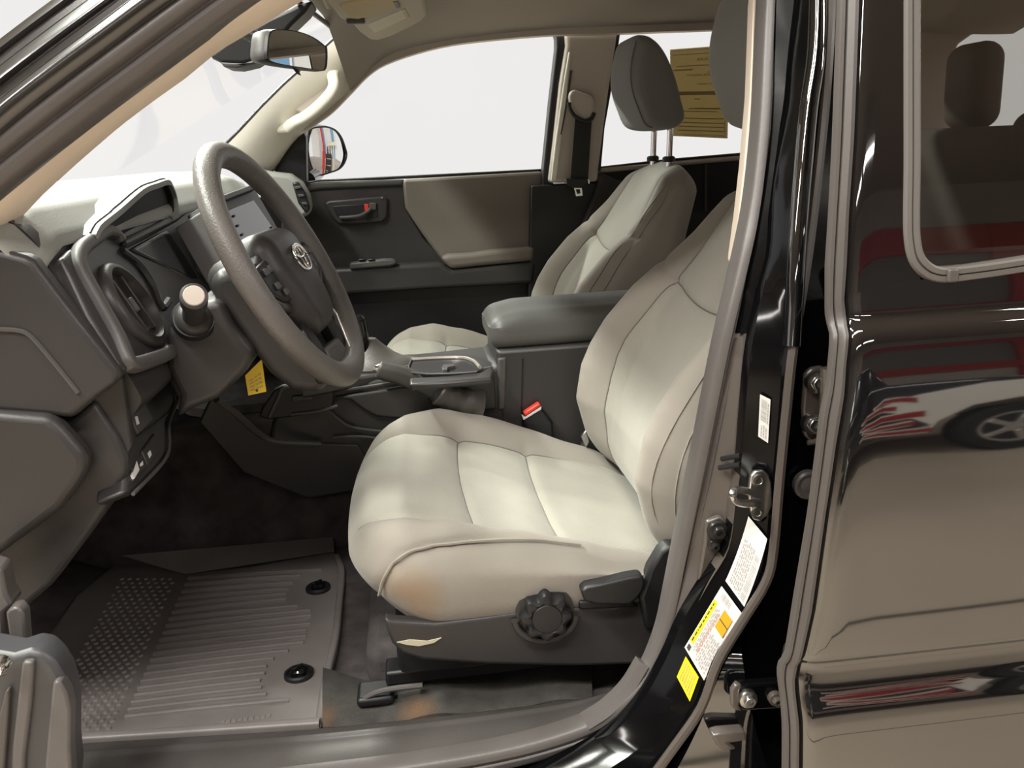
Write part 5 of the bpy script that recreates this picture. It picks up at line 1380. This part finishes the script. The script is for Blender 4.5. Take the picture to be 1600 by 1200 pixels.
for c_ in ((497, 918), (467, 1052)):
    q_ = PZ(*c_, ZM + .003); Mc = Matrix.Translation(q_)
    cl_ = lathe('anchor_clip', [(.022, -.004), (.0215, .002), (.019, .004), (.0165, .003), (.016, .0), (.001, -.001)], Mc, 'plastic_black', fm, n=28)
    lathe('clip_knob', [(.0125, -.001), (.0125, .006), (.010, .008), (.001, .008)], Mc, 'gloss_black', cl_, n=24, fn=lambda a, r, h: 1 - .25 * abs(math.cos(2 * a)) ** 6)
    box('clip_grip', (0, 0, .010), (.018, .005, .006), 'gloss_black', cl_, .0015, M=Mc @ Matrix.Rotation(.7, 4, 'Z'))
for k in range(9):
    a = PZ(348 + 9 * k, 1128 - 1.2 * k, ZM + .0002); box('embossed_mark', a, (.006, .008 if k % 3 else .005, .0016), 'rubber_mat', fm, .0004)

# =================================================================== MIRROR, SENSOR HOUSING, VISOR
rv = thing('rearview_mirror', 'grey framed interior mirror hanging from the windshield', 'mirror', tuple(P(455, 77, 1.67)))
mn = V((.92, -.37, -.015)).normalized(); mc0 = P(455, 77, 1.67)
def onm(px, py, off=0):
    d = ray(px, py); q_ = mc0 + mn * off
    return CAM + d * ((q_ - CAM).dot(mn) / d.dot(mn))
mo2 = [(413, 92), (413, 70), (416, 52), (424, 46), (440, 46), (462, 49), (486, 58), (504, 71), (508, 76), (508, 100), (505, 110), (497, 111), (478, 108), (450, 104), (425, 99)]
mo3 = [onm(*p) for p in cm(mo2, 3, True)]; mce = sum(mo3, V()) / len(mo3)
v, f = loft([[mce + (p - mce) * s_ - mn * o_ for p in mo3] for s_, o_ in ((.97, -.003), (1.0, .0), (1.015, .012), (.95, .028), (.7, .038))])
mk('shell', v, f, 'plastic_mid', rv, ang=50)
v, f = loft([[mce + (p - mce) * s_ + mn * o_ for p in mo3] for s_, o_ in ((1.0, .0), (.99, .005), (.95, .005), (.945, .002))], True, False); mk('bezel', v, f, 'plastic_black', rv)
prism('mirror_glass', [mce + (p - mce) * .95 + mn * .004 for p in mo3], -mn * .002, 'mirror', rv)
plate('dimmer_tab', [(456, 105), (465, 108), (470, 118), (463, 115)], mce.y - .01, .01, 'plastic_black', rv, bevel=.001)
tube('stem', [mce - mn * .02, mce - mn * .05 + V((-.03, .01, .03)), mce + V((-.12, .02, .06))], .012, 'plastic_black', rv, n=10, out=(0, 1, 0))
cam_h = thing('sensor_housing', 'black camera housing on the windshield behind the mirror', 'camera housing', tuple(P(400, 60, 1.72)))
plate('cover', [(327, 86), (350, 68), (385, 48), (420, 28), (468, 6), (490, 0), (478, 18), (455, 40), (430, 70), (400, 94), (380, 100), (345, 98), (332, 92)], 1.80, .10, 'plastic_black', cam_h, bevel=.01, segs=3)
plate('lower_lip', [(344, 97), (380, 99), (402, 92), (406, 84), (408, 92), (396, 100), (370, 106), (350, 105)], 1.795, .09, 'plastic_mid', cam_h, bevel=.003)

sv_ = thing('sun_visor', 'beige passenger sun visor folded up against the headliner', 'sun visor', tuple(PZ(590, 20, 1.665)))
ZV = 1.662
vo = [(511, 7), (522, 17), (532, 30), (548, 36), (563, 52), (577, 62), (592, 63), (612, 57), (640, 44), (662, 32), (668, 24), (663, 4), (652, -40), (500, -40)]
prism('board', [PZ(*p, ZV) for p in vo], (0, 0, .016), 'visor', sv_, .006, segs=3)
prism('vanity_cover', [PZ(*p, ZV - .004) for p in [(531, 11), (536, 8), (600, -4), (619, -12), (622, 8), (600, 20), (560, 30), (548, 29)]], (0, 0, .008), 'visor_cover', sv_, .002)
prism('warning_label', [PZ(*p, ZV - .001) for p in [(574, 39), (632, 14), (639, 28), (587, 53)]], (0, 0, .004), 'visor_label', sv_, 0)
prism('label_stripe', [PZ(*p, ZV - .0015) for p in [(628, 16), (633, 14), (640, 28), (635, 30)]], (0, 0, .003), 'visor_cover', sv_, 0)
prism('label_edge', [PZ(*p, ZV - .0015) for p in [(586, 52), (634, 30), (635, 32), (587, 54)]], (0, 0, .003), 'visor_cover', sv_, 0)
tube('visor_rod', [PZ(500, -20, ZV + .004), PZ(513, 10, ZV + .004)], .005, 'visor', sv_, n=8, out=(0, 0, 1))
sweep('visor_clip', [PZ(617, 0, ZV - .002), PZ(622, 10, ZV - .002)], rrect(.004, .003, .002), 'plastic_mid', sv_, out=(0, 0, 1))
box('visor_hinge', PZ(556, 33, ZV - .004), (.035, .02, .01), 'plastic_mid', sv_, .003)

# =================================================================== BODY AHEAD OF THE DOOR OPENING (outside the frame)
fe_ = shell('wall_front', 'black front fender and hood ahead of the door opening', 'car body', (-1.4, 1.67, .62))
prism('fender', [(-.80, .93, 1.22), (-.815, .915, 1.0), (-.80, .90, .62), (-1.05, .90, .60), (-1.15, .88, .95), (-1.45, .87, 1.05), (-1.8, .88, .98), (-2.1, .92, .9), (-2.1, .98, 1.15), (-1.4, .95, 1.22)], (0, .06, 0), 'paint', fe_, .012, segs=3)
prism('jamb', [(-.775, .955, 1.20), (-.80, .95, .66), (-.90, .95, .66), (-.90, .955, 1.22)], (0, .06, 0), 'paint_jamb', fe_, .006)
sheet('hood', lambda u, v: (-1.02 - 1.1 * u, .96 + 1.42 * v, 1.255 - .10 * u ** 1.5 + .02 * math.sin(math.pi * v)), list(np.linspace(0, 1, 12)), list(np.linspace(0, 1, 14)), 'paint', fe_, thick=(0, 0, -.015))

# =================================================================== THINGS SEEN ONLY AS REFLECTIONS
mat('car_white', (.80, .76, .70), .25, coat=.5)
mat('car_black', (.012, .012, .013), .15, coat=.6)
mat('car_red', (.30, .012, .012), .3)
mat('tyre', (.012, .012, .012), .8)
mat('alloy', (.55, .53, .50), .3, metal=.8)
cx0, cy0, DX = 3.15, -3.0, -2.4            # the wheel that shows, and the flank plane
car = thing('parked_car', 'black and white car with red flame stripes, mirrored in the black rear door', 'car', (2.2, cy0 - .9, 0))
lower = [(1.2, .38), (2.2, .34), (4.9, .34), (5.05, .55), (5.25, .74), (5.55, .80), (5.85, .74), (6.05, .55), (6.2, .36), (7.0, .42), (7.1, .80), (6.9, 1.0), (6.0, 1.12), (5.2, 1.16), (3.0, 1.16), (1.2, 1.12), (1.05, .8)]
prism('body', [(x + DX, cy0, z) for x, z in lower], (0, -1.75, 0), 'car_black', car, .05, segs=3)
prism('cabin', [(x + DX, y, z) for x, y, z in [(1.3, cy0 - .12, 1.12), (4.9, cy0 - .12, 1.12), (4.35, cy0 - .28, 1.58), (3.9, cy0 - .30, 1.66), (1.9, cy0 - .30, 1.66), (1.5, cy0 - .2, 1.5)]], (0, -1.45, 0), 'car_black', car, .06, segs=3)
for a, b in ((1.75 + DX, 3.0 + DX), (3.1 + DX, 4.45 + DX)):
    prism('side_window', [(a, cy0 - .10, 1.17), (b, cy0 - .10, 1.17), (b - .25, cy0 - .24, 1.52), (a + .05, cy0 - .24, 1.52)], (0, -.03, 0), 'lens', car, .01)
white = [(4.55, .80), (4.8, .72), (5.02, .50), (5.0, .36), (5.06, .55), (5.26, .75), (5.55, .815), (5.84, .75), (6.06, .54), (6.22, .40), (6.95, .44), (7.06, .80), (6.85, .97), (6.0, 1.08), (5.35, 1.08), (4.95, .98)]
prism('white_fender', [(x + DX, cy0 + .012, z) for x, z in white], (0, -.03, 0), 'car_white', car, .004)
for i, (z0, x0, ln, h) in enumerate(((.90, 4.9, .5, .07), (.78, 4.75, .95, .06), (.66, 4.95, 1.2, .085), (.55, 4.9, .9, .05), (.45, 5.0, 1.1, .055))):
    x0 += DX; pts = []
    for u in np.linspace(0, 1, 14): pts.append((x0 - ln * u, z0 + h * (1 - u) ** .7 * .5 + .03 * math.sin(u * 5 + i)))
    low_ = [(x0 - ln * u, z0 - h * (1 - u) ** .7 * .5 + .03 * math.sin(u * 5 + i) - .004) for u in np.linspace(1, 0, 14)]
    prism('flame_edge', [(x, cy0 + .016, z + (.014 if k < 14 else -.014)) for k, (x, z) in enumerate(pts + low_)], (0, -.02, 0), 'car_white', car, 0)
    prism('flame', [(x + .02, cy0 + .020, z) for x, z in pts + low_], (0, -.02, 0), 'car_red', car, 0)
for wx_ in (cx0, .1):
    Mw_ = frame((wx_, cy0 - .02, .355), (1, 0, 0), (0, 0, -1))
    wh = lathe('wheel', [(.24, -.2), (.34, -.18), (.355, -.08), (.355, 0), (.33, .03), (.25, .035), (.24, .02)], Mw_, 'tyre', car, n=40)
    lathe('rim', [(.245, -.02), (.24, .028), (.22, .03), (.20, .0), (.09, .01), (.06, .03), (.001, .03)], Mw_, 'alloy', wh, n=40, fn=None)
    for k in range(5):
        a = k * 2 * math.pi / 5
        box('spoke', (.14, 0, .02), (.16, .06, .03), 'alloy', wh, .01, M=Mw_ @ Matrix.Rotation(a, 4, 'Z'))

# equipment behind the passenger side, showing in the convex door mirror
mat('panel_white', (.75, .78, .80), .5); mat('panel_blue', (.16, .35, .62), .5); mat('cart_black', (.015, .015, .016), .4); mat('paint_red', (.50, .02, .02), .4); mat('paint_yellow', (.85, .60, .02), .5); mat('pale_beam', (.72, .68, .55), .6)
dr = thing('rollup_door', 'white and blue panelled door mirrored in the passenger door mirror', 'door', (5.2, 5.3, 0))
fx_ = (V((-.2, 2.6, 0)) - V((7.6, 6.6, 0))).normalized()
sd = V((0, 0, 1)).cross(fx_).normalized()
def at(s_, d_, z): return V((4.7, 5.0, 0)) + sd * s_ - fx_ * d_ + V((0, 0, z))
def bx3(name, s_, d_, z0, z1, w_, dp, m, parent, bevel=.01):
    c_ = at(s_, d_, (z0 + z1) / 2); return box(name, (0, 0, 0), (w_, dp, z1 - z0), m, parent, bevel, M=frame(c_, sd, -fx_) if True else None)
for i in range(8):
    bx3('door_panel', -.9 + .36 * i, .6, .9, 3.6, .33, .06, 'panel_blue' if i in (1, 4) else 'panel_white', dr)
bm_ = thing('shop_beam', 'pale lift beam crossing the passenger mirror reflection', 'beam', tuple(at(-.7, .2, 1.0)))
bx3('bar', -.45, .2, 1.42, 1.56, .9, .12, 'pale_beam', bm_); bx3('leg', -.5, .2, 0, 1.45, .1, .1, 'pale_beam', bm_)
ct = thing('tool_cart', 'black drawer cart mirrored in the middle of the passenger mirror', 'cart', tuple(at(0, 0, 0)))
bx3('cabinet', .05, 0, .25, 1.1, .62, .45, 'cart_black', ct)
for k in range(3): bx3('drawer_handle', .05, -.24, .42 + .25 * k, .45 + .25 * k, .4, .02, 'chrome', ct, .003)
for s_ in (-.2, .3): bx3('caster', s_, 0, 0, .25, .08, .3, 'tyre', ct)
for s_, z0, z1 in ((-.1, 1.1, 1.32), (.15, 1.1, 1.4)): bx3('cart_box', s_, 0, z0, z1, .18, .2, 'chrome', ct, .03)
ps = thing('red_post', 'red lift post right in the passenger mirror reflection', 'post', tuple(at(.55, 0, 0)))
bx3('column', .55, 0, 0, 3.2, .16, .2, 'paint_red', ps); bx3('base_plate', .55, 0, 0, .06, .4, .4, 'paint_red', ps); bx3('carriage', .56, -.12, .5, 1.2, .24, .1, 'paint_red', ps)
bk_ = thing('yellow_bucket', 'yellow bucket on the floor in the passenger mirror reflection', 'bucket', tuple(at(.2, -.5, 0)))
lathe('pail', [(.13, 0), (.16, .32), (.17, .33), (.15, .33), (.12, .02), (.001, .02)], Matrix.Translation(at(.2, -.5, 0.08)), 'paint_yellow', bk_, n=24)
tube('bail', [at(.04, -.5, .40), at(.1, -.5, .53), at(.3, -.5, .53), at(.36, -.5, .40)], .008, 'steel', bk_, n=6, out=(0, 1, .1))
